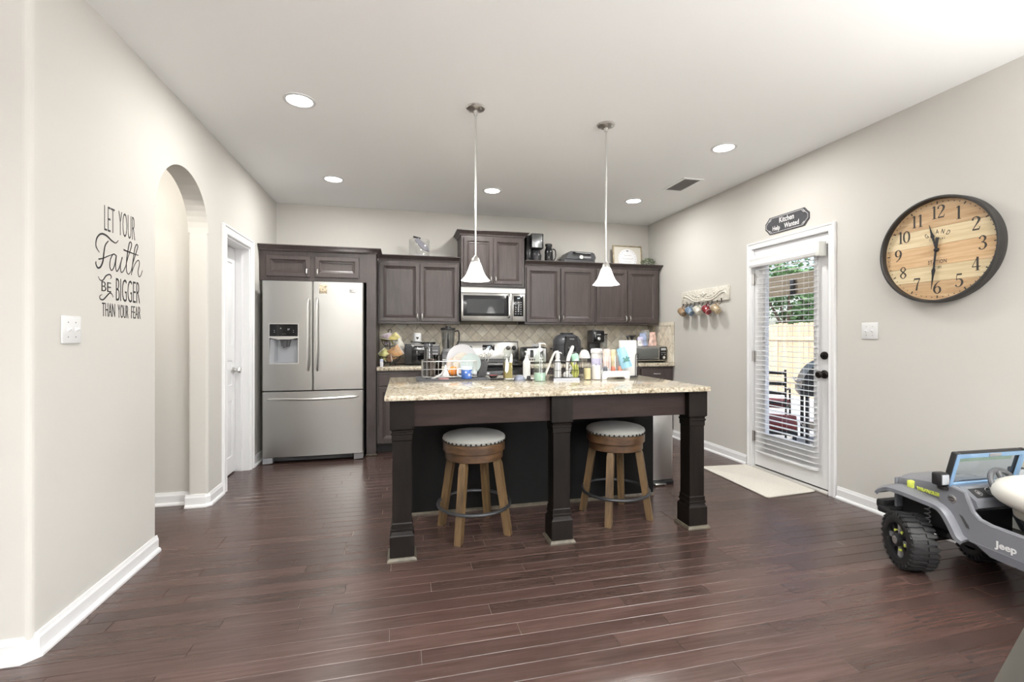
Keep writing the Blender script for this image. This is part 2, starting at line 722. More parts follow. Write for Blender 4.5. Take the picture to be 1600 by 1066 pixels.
# baseboards
BB = [(0, 0), (.026, 0), (.026, .010), (.020, .020), (.013, .022), (.013, .070), (.009, .080), (.006, .093), (0, .093)]


def baseboard(name, path, side, label=None):
    g = G()
    g.sweep(path, BB, side)
    return S(g.obj(name, TRIM, smooth=False), label)


baseboard('baseboard_left', [(XF, NY), (XL - .03, NY), (XL, NY + .03), (XL, AY0)], -1, 'white baseboard along the lettered wall')
baseboard('baseboard_arch', [(XI - .015, AY1), (XL - .02, AY1), (XL, AY1 + .02), (XL, PY0 - .082)], -1, 'white baseboard at the foot of the arch')
baseboard('baseboard_hall', [(-2.65, 3.862), (XI, 3.862)], -1, 'white baseboard in the hall')
baseboard('baseboard_pantry', [(XL, PY1 + .078), (XL, YB)], -1, 'white baseboard beside the refrigerator')
baseboard('baseboard_right', [(XR, DY0 - .058), (XR, YF)], -1, 'white baseboard below the clock')
baseboard('baseboard_corner', [(XR, 5.04), (XR, DY1 + .062)], -1, 'white baseboard left of the patio door')

# casings
CP = [(0, 0), (0, .014), (.008, .018), (.024, .013), (.050, .016), (.056, .022), (.066, .022), (.070, .016), (.070, 0)]


def casing(name, M, w, h, label, cw=1.0):
    """U-shaped door casing in the plane of M: x across, y up, z proud; opening w x h"""
    g = G(M)
    rs = []
    for t, sx in ((0, 0), (1, 0), (2, 0), (3, 0)):
        ring = []
        for o, p in CP:
            o *= cw
            if t == 0:
                ring.append((-o, 0, p))
            elif t == 1:
                ring.append((-o, h + o, p))
            elif t == 2:
                ring.append((w + o, h + o, p))
            else:
                ring.append((w + o, 0, p))
        rs.append(ring)
    g.rings(rs)
    return S(g.obj(name, TRIM, smooth=False), label)


casing('trim_1', FRAME('right', (XR, DY1 - .012, 0)), DY1 - DY0 - .024, DZ - .018, 'white moulded casing around the patio door', .84)
casing('trim_2', FRAME('left', (XL, PY0, 0)), PY1 - PY0, PZ, 'white moulded casing around the pantry door', 1.1)

# patio door frame (jamb) and door with glass
g = G()
jm = .018
g.box(XR - .001, XR + .15, DY0, DY0 + jm, 0, DZ)
g.box(XR - .001, XR + .15, DY1 - jm, DY1, 0, DZ)
g.box(XR - .001, XR + .15, DY0, DY1, DZ - jm, DZ)
S(g.obj('trim_3', TRIM), 'white jamb of the patio door')
g = G()
g.box(XR - .02, XR + .16, DY0 + jm, DY1 - jm, 0, .018, .004)
S(g.obj('trim_4', mat('threshold', (.6, .58, .54), .4)), 'pale threshold under the patio door')

d0, d1, dz0, dz1 = DY0 + jm + .004, DY1 - jm - .004, .03, DZ - jm - .004
gy0, gy1, gz0, gz1 = 3.052, 3.588, .335, 1.925
dx0, dx1 = XR + .012, XR + .056
g = G()
g.box(dx0, dx1, d0, gy0, dz0, dz1)
g.box(dx0, dx1, gy1, d1, dz0, dz1)
g.box(dx0, dx1, gy0, gy1, dz0, gz0)
g.box(dx0, dx1, gy0, gy1, gz1, dz1)
door1 = S(g.obj('door_1', TRIM), 'white patio door with a full glass panel and blinds')
g = G()
for a, b, c, d in ((gy0 - .025, gy0 + .012, gz0 - .025, gz1 + .025), (gy1 - .012, gy1 + .025, gz0 - .025, gz1 + .025), (gy0 + .012, gy1 - .012, gz0 - .025, gz0 + .012), (gy0 + .012, gy1 - .012, gz1 - .012, gz1 + .025)):
    g.box(dx0 - .010, dx0 + .004, a, b, c, d, .004)
g.obj('glass_bead', TRIM, door1)
g = G()
g.box(dx0 + .018, dx0 + .024, gy0, gy1, gz0, gz1)
g.obj('pane', GLASS, door1)
g = G()
g.box(dx0 + .005, dx1 - .005, d0, d1, .018, .031)
g.obj('door_sweep', BLACK, door1)
for z in (1.777, 1.053, .30):
    g = G()
    g.cyl((XR - .006, d1 + .004, z - .05), (XR - .006, d1 + .004, z + .05), .007)
    g.box(XR - .004, XR + .013, d1 - .022, d1 + .03, z - .048, z + .048)
    g.obj('hinge', NICKEL, door1)
kn = G()
kn.lathe([(.034, 0), (.034, -.006), (.028, -.012), (.013, -.016), (.012, -.035), (.022, -.042), (.029, -.052), (.029, -.062), (.020, -.070), (.001, -.072)], 20, (dx0, 2.972, .936), 'x')
kn.obj('knob', BRONZE, door1)
kn = G()
kn.lathe([(.031, 0), (.031, -.010), (.026, -.018), (.012, -.020), (.010, -.032), (.001, -.033)], 20, (dx0, 2.970, 1.085), 'x')
kn.obj('deadbolt', BRONZE, door1)
g = G()
g.box(XR - .014, XR + .012, d0 - .01, d0 + .012, 1.96, 2.02, .003)
g.obj('latch_bracket', WHITE, door1)

# blinds hanging in front of the glass
bl = thing('window_blind', 'white slatted blind hanging on the patio door glass', 'blind', (XR, 3.325, 0))
hy0, hy1 = -.318, .318
g = G()
g.prism([(-.052, 1.975), (-.062, 1.955), (-.058, 1.925), (-.066, 1.90), (-.060, 1.88), (.004, 1.88), (.004, 1.975)], 'y', hy0 - .03, hy1 + .06)
g.obj('valance', WHITE, bl)
for y in (hy0 - .045,):
    g = G()
    g.box(-.075, .006, y - .018, y + .018, 1.868, 1.985, .006)
    g.obj('bracket', mat('ivory_plastic', (.72, .72, .69), .4), bl)
nsl = 38
sl = None
for k in range(nsl):
    z = 1.852 - k * (1.852 - .225) / (nsl - 1)
    if sl is None:
        g = G()
        rs = []
        for y in (hy0, hy1):
            rs.append([(-.050, y, -.0025), (-.028, y, .0005), (-.006, y, -.0025), (-.006, y, -.0005), (-.028, y, .0028), (-.050, y, -.0005)])
        g.rings(rs)
        sl = g.obj('slat', WHITE, bl)
        sl.location.z = z
    else:
        c = sl.copy()
        COL.objects.link(c)
        c.parent = bl
        c.location.z = z
g = G()
g.box(-.052, -.004, hy0, hy1, .165, .185, .004)
g.obj('bottom_rail', WHITE, bl)
for y in (-.22, .0, .22):
    for x in (-.051, -.005):
        g = G()
        g.cyl((x, y, .18), (x, y, 1.9), .0009, n=5)
        g.obj('ladder_cord', WHITE, bl)

# pantry door: closed, set at the far side of the jamb
g = G()
g.box(XI - .002, XL + .001, PY0, PY0 + .016, 0, PZ)
g.box(XI - .002, XL + .001, PY1 - .016, PY1, 0, PZ)
g.box(XI - .002, XL + .001, PY0 + .016, PY1 - .016, PZ - .016, PZ)
g.box(XL - .070, XL - .055, PY0 + .016, PY0 + .028, 0, PZ - .016)
g.box(XL - .070, XL - .055, PY1 - .028, PY1 - .016, 0, PZ - .016)
S(g.obj('trim_5', TRIM), 'white jamb of the pantry door')
g = G(FRAME('left', (XI + .012, PY0 + .019, 0)))
W2 = PY1 - PY0 - .038
M3 = Matrix(((1, 0, 0, 0), (0, 0, -1, 0), (0, 1, 0, 0), (0, 0, 0, 1)))
pd = G(FRAME('left', (XI + .012, PY0 + .019, 0)))
pd.box(0, W2, .012, PZ - .020, -.035, -.008)
door2 = S(pd.obj('door_2', TRIM), 'white panelled pantry door, closed')
cols = ((.06, W2 / 2 - .03), (W2 / 2 + .03, W2 - .06))
rows = ((.16, .66), (.80, 1.02), (1.16, 1.90))
# stiles and rails stand proud; panels are recessed with a raised field
g = G(FRAME('left', (XI + .012, PY0 + .019, 0)))
g.box(0, .06, .012, PZ - .02, -.008, 0)
g.box(W2 - .06, W2, .012, PZ - .02, -.008, 0)
g.box(W2 / 2 - .03, W2 / 2 + .03, .012, PZ - .02, -.008, 0)
for a, b in ((.012, .16), (.66, .80), (1.02, 1.16), (1.90, PZ - .02)):
    for c in cols:
        g.box(c[0], c[1], a, b, -.008, 0)
g.obj('stile_frame', TRIM, door2)
for a, b in rows:
    for c in cols:
        g = G(FRAME('left', (XI + .012, PY0 + .019, 0)))
        g.rings([[(c[0] + i, a + i, z), (c[1] - i, a + i, z), (c[1] - i, b - i, z), (c[0] + i, b - i, z)] for i, z in ((.008, -.0085), (.03, -.002))], cap0=False)
        g.obj('panel', TRIM, door2)
g = G()
g.lathe([(.030, 0), (.030, .006), (.012, .012), (.011, .032), (.024, .040), (.029, .052), (.024, .064), (.001, .068)], 20, (XI + .012, PY1 - .07, .93), 'x')
g.obj('knob', NICKEL, door2)
# ------------------------------------------------------------------ cabinets
CROWN = [(0, -.055), (.010, -.055), (.014, -.040), (.034, -.020), (.046, -.010), (.052, -.008), (.052, 0), (0, 0)]
DOORP = [(0, .020), (0, .003), (.003, 0), (.040, 0), (.044, .006), (.047, .0045), (.056, .012), (.061, .011), (.070, .0175)]


def cab_door(parent, x0, x1, z0, z1, y, name='door', m=None):
    g = G()
    g.rrect(x0, x1, z0, z1, [(i, y + d) for i, d in DOORP])
    return g.obj(name, m or CAB, parent, smooth=False)


def pull(parent, x, z, y, vert=True, ln=.07):
    g = G()
    if vert:
        g.tube(spline([(x, y, z - ln / 2), (x, y - .020, z - ln / 3), (x, y - .024, z), (x, y - .020, z + ln / 3), (x, y, z + ln / 2)], 4), [.004, .005, .0055, .006, .0065, .007, .0075, .008, .008, .008, .0075, .007, .0065, .006, .0055, .005, .004], 8)
    else:
        g.tube(spline([(x - ln / 2, y, z), (x - ln / 3, y - .020, z), (x, y - .024, z), (x + ln / 3, y - .020, z), (x + ln / 2, y, z)], 4), .006, 8)
    return g.obj('handle', NICKEL, parent)


def upper(label, x0, x1, z0, z1, yf, doors, crown_sides, hz=None, light_rail=True):
    t = thing('upper_cabinet', label, 'cabinet', (0, 0, 0))
    g = G()
    g.box(x0, x1, yf + .02, YB - .003, z0, z1)
    g.box(x0, x1, yf + .018, yf + .04, z0 - .004, z1)
    g.obj('body', CAB, t, smooth=False)
    for (a, b), hs in doors:
        d = cab_door(t, a, b, z0 + .022, z1 - .035, yf)
        pull(d, (b - .022) if hs > 0 else (a + .022), (hz or z0 + .075), yf)
    g = G()
    path = [(x0, yf + .018), (x1, yf + .018)]
    if 'l' in crown_sides:
        path = [(x0, YB - .003)] + path
    if 'r' in crown_sides:
        path = path + [(x1, YB - .003)]
    g.sweep(path, [(o, z1 + .045 + z) for o, z in CROWN], -1)
    g.obj('crown', CAB, t, smooth=False)
    return t


UY = 5.30
upper('dark upper cabinet with two doors right of the refrigerator', -.262, .640, 1.385, 2.10, UY, [((-.245, .185), 1), ((.193, .622), -1)], '')
upper('tall narrow dark cabinet above the microwave', .655, 1.405, 1.825, 2.415, UY - .03, [((.685, 1.022), 1), ((1.034, 1.375), -1)], 'lr')
upper('dark double door upper cabinet over the pressure cooker', 1.420, 2.318, 1.385, 2.10, UY, [((1.438, 1.862), 1), ((1.872, 2.300), -1)], '')
upper('dark upper cabinet at the right end below the framed print', 2.320, 3.195, 1.385, 2.10, UY, [((2.338, 2.752), 1), ((2.762, 3.175), -1)], 'r')

# refrigerator surround: side panel and the bridge cabinet above
t = thing('bridge_cabinet', 'low dark cabinet above the refrigerator with its tall side panel', 'cabinet')
g = G()
g.box(XL + .003, -.362, 5.02, YB - .003, 1.80, 2.095)
g.box(XL + .003, -.362, 5.0, 5.022, 1.795, 2.095)
g.obj('body', CAB, t, smooth=False)
g = G()
g.box(-.362, -.268, 4.985, YB - .003, 0, 2.095)
g.obj('side_panel', CAB, t, smooth=False)
g = G()
g.box(-.368, -.258, 4.97, 5.0, 0, .016, .004)
g.obj('shoe_moulding', SHOE, t)
for (a, b), hs in (((-1.310, -.905), 1), ((-.860, -.435), -1)):
    d = cab_door(t, a, b, 1.835, 2.045, 4.98)
    pull(d, (b - .028) if hs > 0 else (a + .028), 1.885, 4.98, ln=.06)
g = G()
g.sweep([(XL + .003, 4.99), (-.268, 4.99), (-.268, 5.262)], [(o, 2.145 + z) for o, z in CROWN], -1)
g.obj('crown', CAB, t, smooth=False)


def base_cab(label, x0, x1, units, wall_end=False):
    t = thing('base_cabinet', label, 'cabinet')
    g = G()
    g.box(x0, x1, 5.05, YB - .003, .10, .874)
    g.obj('body', CAB, t, smooth=False)
    g = G()
    g.box(x0, x1, 5.12, YB - .01, 0, .10)
    g.obj('toe_kick', BLKM, t, smooth=False)
    n = len(units)
    w = (x1 - x0) / n
    for i in range(n):
        a, b = x0 + i * w + .018, x0 + (i + 1) * w - .012
        g = G()
        g.rrect(a, b, .715, .850, [(0, 5.05), (0, 5.034), (.003, 5.031), (.012, 5.031), (.016, 5.034)])
        dr = g.obj('drawer', CAB, t, smooth=False)
        pull(dr, (a + b) / 2, .785, 5.031, False, .09)
        d = cab_door(t, a, b, .115, .695, 5.03)
        pull(d, b - .03 if i % 2 == 0 else a + .03, .62, 5.03)
    return t


base_cab('dark base cabinet between the refrigerator and the range', -.262, .640, 'ab')
base_cab('long dark base cabinet right of the range', 1.410, XR - .004, 'abcd')


def worktop(label, x0, x1):
    g = G()
    g.box(x0, x1, 5.005, YB - .004, .875, .914, .006)
    return tag(g.obj('worktop', GRAN), label, 'worktop')


worktop('short speckled granite worktop left of the range', -.264, .641)
worktop('long speckled granite worktop right of the range', 1.409, XR - .003)

# ------------------------------------------------------------------ backsplash: tiles one by one
def clip(poly, x0, x1, z0, z1):
    def half(P, f):
        out = []
        for i in range(len(P)):
            a, b = P[i], P[(i + 1) % len(P)]
            fa, fb = f(a), f(b)
            if fa >= 0:
                out.append(a)
            if (fa >= 0) != (fb >= 0):
                t = fa / (fa - fb)
                out.append((a[0] + (b[0] - a[0]) * t, a[1] + (b[1] - a[1]) * t))
        return out
    for f in (lambda p: p[0] - x0, lambda p: x1 - p[0], lambda p: p[1] - z0, lambda p: z1 - p[1]):
        poly = half(poly, f)
        if len(poly) < 3:
            return []
    return poly


TILES = []
for i in range(5):
    c = [(.74, .68, .56), (.68, .61, .49), (.79, .74, .63), (.76, .69, .57), (.65, .58, .47)][i]
    TILES.append(mat('tumbled_tile', c, .45, noise=.16, nscale=18, bump=.25, bscale=90))
tr = random.Random(11)


def tiles(root, M, x0, x1, z0, z1, ax, az, diag=.1505, light_=False):
    k = diag / 2
    for i in range(-60, 60):
        for j in range(-20, 20):
            if (i + j) % 2:
                continue
            cx, cz = ax + i * k, az + k + j * k
            if cx < x0 - k or cx > x1 + k or cz < z0 - k or cz > z1 + k:
                continue
            s = k - .0021
            tile_piece(root, M, clip([(cx - s, cz), (cx, cz - s), (cx + s, cz), (cx, cz + s)], x0, x1, z0, z1))


def tile_piece(root, M, P):
    if len(P) < 3:
        return
    ar = abs(sum(P[q][0] * P[(q + 1) % len(P)][1] - P[(q + 1) % len(P)][0] * P[q][1] for q in range(len(P)))) / 2
    if ar < 8e-5:
        return
    mx = sum(p[0] for p in P) / len(P)
    mz = sum(p[1] for p in P) / len(P)
    h = .0065 + tr.uniform(-.0005, .0005)
    g = G(M)
    g.rings([[(p[0], p[1], 0) for p in P], [(p[0], p[1], h - .0015) for p in P],
             [(mx + (p[0] - mx) * .965, mz + (p[1] - mz) * .965, h) for p in P]], cap0=False)
    g.obj('tile', tr.choice(TILES), root, smooth=False)


bs = thing('backsplash', 'beige diamond laid stone tile backsplash under the upper cabinets', 'backsplash')
g = G()
g.box(-.262, XR - .002, YB - .0055, YB, .914, 1.385)
g.box(.642, 1.408, YB - .0055, YB, 1.385, 1.43)
g.obj('grout_bed', GROUT, bs)
MB_ = FRAME('front', (0, YB - .005, 0))
tiles(bs, MB_, -.262, XR - .010, .916, 1.384, -.166, 1.298)
bs2 = thing('backsplash', 'pale tile return of the backsplash on the right wall', 'backsplash')
g = G()
g.box(XR - .0055, XR, 5.02, YB - .012, .914, 1.418)
g.obj('grout_bed', GROUT, bs2)
MR_ = FRAME('right', (XR - .005, 0, 0))
# x on this frame is -Y
tiles(bs2, MR_, -(YB - .014), -5.085, .916, 1.368, -5.36, 1.298)
for k in range(5):
    y0 = 5.022 + k * .124
    tile_piece(bs2, MR_, [(-min(y0 + .121, YB - .014), 1.372), (-y0, 1.372), (-y0, 1.416), (-min(y0 + .121, YB - .014), 1.416)])
for k in range(4):
    z0 = .917 + k * .114
    tile_piece(bs2, MR_, [(-5.081, z0), (-5.022, z0), (-5.022, z0 + .111), (-5.081, z0 + .111)])


def outlet(label, x, z):
    t = thing('outlet_plate', label, 'outlet', (x, YB - .012, z))
    g = G()
    g.box(-.057, .057, -.006, 0, -.058, .058, .003)
    g.obj('plate', WHITE, t)
    for s in (-.026, .026):
        g = G()
        g.box(s - .016, s + .016, -.0085, -.005, -.034, .034, .002)
        g.obj('receptacle', WHITE, t)
        g = G()
        g.box(s - .012, s + .012, -.03, -.008, .004, .026, .004)
        g.tube(spline([(s, -.03, .014), (s + .004, -.05, .0), (s + .008, -.045, -.05), (s + .012, -.03, -.09)], 4), .003, 6)
        g.obj('plug', BLACK, t)
    return t


outlet('white outlet with black plugs above the toaster', 1.659, 1.085)
outlet('white outlet above the small microwave', .128, 1.095)

# ------------------------------------------------------------------ refrigerator
t = thing('refrigerator', 'stainless french door refrigerator with a bottom freezer drawer', 'refrigerator', (0, 0, 0))
fx0, fx1, fxm = -1.312, -.384, -.8555
fyf = 4.845


def fy(x):          # gently bowed fronts
    u = (x - (fx0 + fx1) / 2) / ((fx1 - fx0) / 2)
    return fyf + .012 * u * u


def slab(g, a, b, z0, z1, back=4.93, n=12, el=.008, er=.008):
    pts = [(a, back)] + ([(a, fy(a) + el)] if el else [])
    for k in range(n + 1):
        x = a + el + (b - a - el - er) * k / n
        pts.append((x, fy(x)))
    pts += ([(b, fy(b) + er)] if er else []) + [(b, back)]
    g.prism(pts, 'z', z0, z1)


g = G()
g.box(fx0 + .004, fx1 - .004, 4.935, 5.60, .03, 1.765)
g.obj('body', mat('fridge_side', (.10, .10, .10), .5), t, smooth=False)
# left door, built around the dispenser recess
dx_0, dx_1, dz_0, dz_1 = -1.243, -.990, .974, 1.355
g = G()
slab(g, fx0, dx_0, .712, 1.775, er=0)
g2 = G()
slab(g, dx_0, dx_1, .712, dz_0, el=0, er=0)
slab(g, dx_0, dx_1, dz_1, 1.775, el=0, er=0)
slab(g, dx_1, fxm - .003, .712, 1.775, el=0)
dl = g.obj('door', STEEL, t, ang=20)
g = G()
slab(g, fxm + .003, fx1, .712, 1.775)
dr = g.obj('door', STEEL, t, ang=20)
g = G()
slab(g, fx0, fx1, .068, .700)
fz = g.obj('freezer_drawer', STEEL, t, ang=20)


def bar_handle(parent, pts, r):
    g = G()
    P = spline(pts, 6)
    n = len(P)
    g.tube(P, [r * (.55 + .45 * min(1, 4 * min(i, n - 1 - i) / n)) for i in range(n)], 10)
    return g.obj('handle', CHROME if False else NICKEL, parent)


for par, x in ((dl, -.893), (dr, -.812)):
    y = fy(x)
    bar_handle(par, [(x, y + .004, 1.60), (x, y - .040, 1.57), (x, y - .052, 1.25), (x, y - .040, .94), (x, y + .004, .91)], .013)
yz = fy(-.85)
bar_handle(fz, [(-1.262, yz + .004, .640), (-1.21, yz - .035, .638), (-.85, yz - .062, .630), (-.49, yz - .035, .638), (-.432, yz + .004, .640)], .013)
# dispenser
yd = fy(-1.11)
g = G()
g.rings([[(dx_0 - i, y, dz_0 - i), (dx_1 + i, y, dz_0 - i), (dx_1 + i, y, dz_1 + i), (dx_0 - i, y, dz_1 + i)] for i, y in ((.007, yd + .006), (.006, yd - .006), (0, yd - .006), (-.004, yd + .004))], cap0=False, cap1=False)
g.obj('dispenser_frame', NICKEL, dl)
g = G()
g.box(dx_0 + .002, dx_1 - .002, yd - .002, yd + .02, 1.240, dz_1 - .002)
pn = g.obj('dispenser_display', BLKG, dl)
PRINT = mat('pale_print', (.55, .57, .6), .5)
for s, x, z, sz in (('*', -1.145, 1.30, .03), ('37', -1.075, 1.297, .022), ('- - -', -1.115, 1.256, .02), (':', -1.20, 1.275, .05), (':', -1.03, 1.275, .05)):
    text('display_print', s, PRINT, dl, FRAME('front', (x, yd - .003, z)), sz, 1.0, .0004)
g = G()
g.prism([(dx_0, 1.238), (dx_1, 1.238), (dx_1, 1.222), (-1.06, 1.208), (-1.175, 1.208), (dx_0, 1.222)], 'y', yd - .010, yd + .03)
g.obj('dispenser_lip', NICKEL, dl)
g = G()
cav = mat('dispenser_grey', (.33, .34, .36), .35)
bk = 4.925
g.box(dx_0, dx_1, bk, bk + .006, dz_0, 1.21)
g.prism([(dx_0, yd), (dx_0, bk), (dx_0 + .055, bk), (dx_0 + .035, yd + .03)], 'z', dz_0, 1.21)
g.prism([(dx_1, yd), (dx_1, bk), (dx_1 - .02, bk)], 'z', dz_0, 1.21)
g.box(dx_0, dx_1, yd, bk, dz_0, dz_0 + .008)
g.obj('dispenser_recess', cav, dl, smooth=False)
g = G()
g.prism([(-1.16, 1.21), (-1.065, 1.21), (-1.078, 1.14), (-1.148, 1.14)], 'y', yd + .03, bk)
g.lathe([(.022, 0), (.026, .03), (.030, .07)], 14, (-1.113, yd + .045, 1.125))
g.obj('spout', DGREY, dl)
g = G()
g.box(-.516, -.452, fy(-.48) - .002, fy(-.48) + .01, 1.672, 1.708, .002)
bdg = g.obj('badge', NICKEL, dr)
text('badge_print', 'FRIGIDAIRE', mat('badge_print', (.05, .05, .06), .4), dr, FRAME('front', (-.484, fy(-.48) - .003, 1.694)), .0125, .9, .0003)
text('badge_print', 'GALLERY', MATS['badge_print'], dr, FRAME('front', (-.484, fy(-.48) - .003, 1.678)), .011, .9, .0003)
g = G()
g.box(fx0 + .07, fx1 - .09, 4.90, 4.93, .014, .058, .01)
gr = g.obj('grille', BLKM, t)
for k in range(3):
    g = G()
    g.box(fx0 + .09, fx1 - .11, 4.897, 4.902, .022 + k * .012, .027 + k * .012)
    g.obj('louvre', DGREY, gr)
for a, b in ((fx0 + .003, fx0 + .09), (fx1 - .09, fx1 - .003)):
    g = G()
    g.prism([(a, .004), (b if a < -1 else b, .010), (b, .062), (a, .062)], 'y', 4.865, 4.97)
    g.obj('foot', MGREY, t)
g = G()
g.box(-.795, -.723, fy(-.76) - .007, fy(-.76) - .001, 1.660, 1.745, .003)
mg = tag(g.obj('fridge_magnet', mat('magnet_print', (.55, .46, .33), .5, noise=.75, nscale=70)), 'small patterned photo magnet on the right refrigerator door', 'magnet')

# ------------------------------------------------------------------ range
t = thing('kitchen_range', 'stainless electric range with black glass top and back control panel', 'range')
rx0, rx1 = .648, 1.402
g = G()
g.box(rx0, rx1, 5.04, 5.60, .03, .905)
g.obj('body', BLKM, t, smooth=False)
g = G()
g.box(rx0 - .001, rx1 + .001, 4.99, 5.56, .905, .922, .004)
ck = g.obj('cooktop', BLKG, t)
for x, y, r in ((.84, 5.14, .10), (1.21, 5.14, .085), (.84, 5.40, .075), (1.21, 5.40, .10)):
    g = G()
    g.lathe([(r, 0), (r, .0006), (r - .006, .0006), (r - .006, 0)], 28, (x, y, .9222), cap0=False, cap1=False)
    g.obj('burner_ring', MGREY, ck)
g = G()
g.prism([(5.545, .922), (5.60, .922), (5.62, 1.175), (5.585, 1.175)], 'x', rx0 - .002, rx1 + .002)
bp_ = g.obj('back_guard', BLACK, t, smooth=False)
# sloped stainless face
n_ = Vector((0, -(1.175 - .922), (5.585 - 5.545))).normalized()
MP = Matrix(((1, 0, 0, 0), (0, (5.585 - 5.545) / .2561, n_.y, 5.565), (0, (1.175 - .922) / .2561, n_.z, 1.0485), (0, 0, 0, 1)))
g = G(MP)
g.box(rx0 + .008, rx1 - .008, -.09, .118, 0, .004, .003)
fc = g.obj('control_face', STEEL, bp_)
for x in (.730, .800, 1.275, 1.350):
    g = G(MP)
    g.lathe([(.027, .004), (.027, .010), (.021, .014), (.019, .032), (.001, .034)], 18, (x, .045, 0))
    g.box(x - .004, x + .004, .025, .067, .03, .038, .002)
    g.obj('knob', BLACK, t)
g = G(MP)
g.box(.952, 1.102, .015, .085, .003, .0065, .003)
g.obj('clock_display', BLKG, t)
text('display_digits', '1:07', mat('display_glow', (.8, .9, 1), .5, emit=(.7, .9, 1), estr=1.5), t, MP @ Matrix.Translation((1.03, .052, .007)), .024, 1.0, .0003)
text('display_print', 'o o o o o', PRINT, t, MP @ Matrix.Translation((1.03, .024, .007)), .018, 1.0, .0003)
g = G()
g.box(rx0 + .004, rx1 - .004, 5.00, 5.04, .27, .86, .008)
od = g.obj('oven_door', BLKG, t)
g = G()
g.tube([(rx0 + .06, 5.0, .80), (rx0 + .06, 4.955, .80), (rx1 - .06, 4.955, .80), (rx1 - .06, 5.0, .80)], .011, 10)
g.obj('handle', STEEL, od)
g = G()
g.box(rx0 + .004, rx1 - .004, 5.01, 5.04, .05, .26, .006)
g.obj('drawer', STEEL, t)

# ------------------------------------------------------------------ over-the-range microwave
t = thing('microwave', 'stainless over the range microwave with black window and keypad', 'microwave')
mx0, mx1, mz0, mz1, my = .650, 1.403, 1.412, 1.815, 5.235
g = G()
g.box(mx0, mx1, my + .012, YB - .006, mz0 + .008, mz1)
g.obj('body', BLKM, t, smooth=False)
g = G()
g.prism([(my + .02, mz1), (my + .004, mz1 - .02), (my, mz1 - .075), (my + .02, mz1 - .078)], 'x', mx0, mx1)
g.obj('vent_strip', STEEL, t, smooth=False)
g = G()
g.box(mx0, 1.245, my, my + .03, mz0, mz1 - .080, .005)
md = g.obj('door', STEEL, t)
g = G()
g.box(mx0 + .022, 1.222, my - .003, my + .006, mz0 + .060, mz1 - .105, .003)
wf = g.obj('window_border', mat('black_border', (.02, .02, .022), .15), md)
g = G()
g.box(mx0 + .065, 1.150, my - .0045, my, mz0 + .092, mz1 - .150)
g.obj('window', mat('tinted_window', (.045, .047, .05), .05, spec=.4), md)
g = G()
g.tube(spline([(1.205, my + .004, 1.720), (1.205, my - .028, 1.708), (1.205, my - .033, 1.58), (1.205, my - .028, 1.470), (1.205, my + .004, 1.458)], 5), .013, 10)
g.obj('handle', CHROME, md)
g = G()
g.box(1.249, mx1, my, my + .03, mz0, mz1 - .080, .005)
mc = g.obj('control_panel', STEEL, t)
g = G()
g.box(1.262, 1.382, my - .003, my + .006, mz0 + .060, mz1 - .105, .003)
kp = g.obj('keypad', BLKG, mc)
bt = None
for i in range(3):
    for j in range(6):
        g = G()
        x, z = 1.288 + i * .032, 1.500 + j * .027
        g.box(x - .008, x + .008, my - .0042, my - .002, z - .004, z + .004)
        g.obj('key', mat('key_grey', (.35, .36, .38), .4) if not i + j else MATS['key_grey'], mc, smooth=False)
text('display_digits', '1:07', MATS['display_glow'], mc, FRAME('front', (1.322, my - .0035, 1.678)), .02, 1.0, .0003)

# ------------------------------------------------------------------ island
IX0, IX1, IY0, IY1 = -.0955, 1.919, 2.567, 3.739
isl = thing('kitchen_island', 'black brown wooden island base with three square front legs', 'island')
g = G()
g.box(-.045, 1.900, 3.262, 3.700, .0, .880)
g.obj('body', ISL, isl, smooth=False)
g = G()
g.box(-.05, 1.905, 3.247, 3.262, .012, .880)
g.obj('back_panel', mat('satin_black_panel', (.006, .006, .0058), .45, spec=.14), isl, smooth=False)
g = G()
g.prism([(3.247, 0), (3.232, 0), (3.232, .010), (3.247, .020)], 'x', -.05, 1.905)
g.obj('shoe_moulding', SHOE, isl)
g = G()
g.box(.055, .862, 2.645, 2.668, .730, .883)
g.obj('apron', ISLF, isl, smooth=False)
g = G()
g.box(.995, 1.780, 2.645, 2.668, .730, .883)
g.obj('apron', ISLF, isl, smooth=False)
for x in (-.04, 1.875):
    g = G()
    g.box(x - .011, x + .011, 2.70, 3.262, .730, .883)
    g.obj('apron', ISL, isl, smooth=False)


def sq(h, r, z, cx, cy):
    return [(cx - r, cy - r, z), (cx + r, cy - r, z), (cx + r, cy + r, z), (cx - r, cy + r, z)]


for cx in (-.002, .928, 1.848):
    cy = 2.668
    g = G()
    prof = [(.066, .020), (.066, .135), (.063, .140), (.058, .146), (.054, .158), (.060, .163), (.060, .172), (.056, .176), (.056, .200), (.052, .206), (.052, .655), (.056, .662), (.056, .690), (.060, .694), (.060, .702), (.055, .706), (.057, .716), (.066, .724), (.066, .883)]
    g.rings([sq(0, r, z, cx, cy) for r, z in prof])
    lg = g.obj('leg', ISL, isl, smooth=False)
    g = G()
    g.rings([sq(0, r, z, cx, cy) for r, z in ((.080, 0), (.080, .008), (.072, .020), (.064, .022))])
    g.obj('shoe_moulding', SHOE, lg, smooth=False)
g = G()
g.box(IX0, IX1, IY0, IY1, .884, .914, .007, 3)
tag(g.obj('island_worktop', GRAN), 'large speckled beige granite slab on the island', 'worktop')

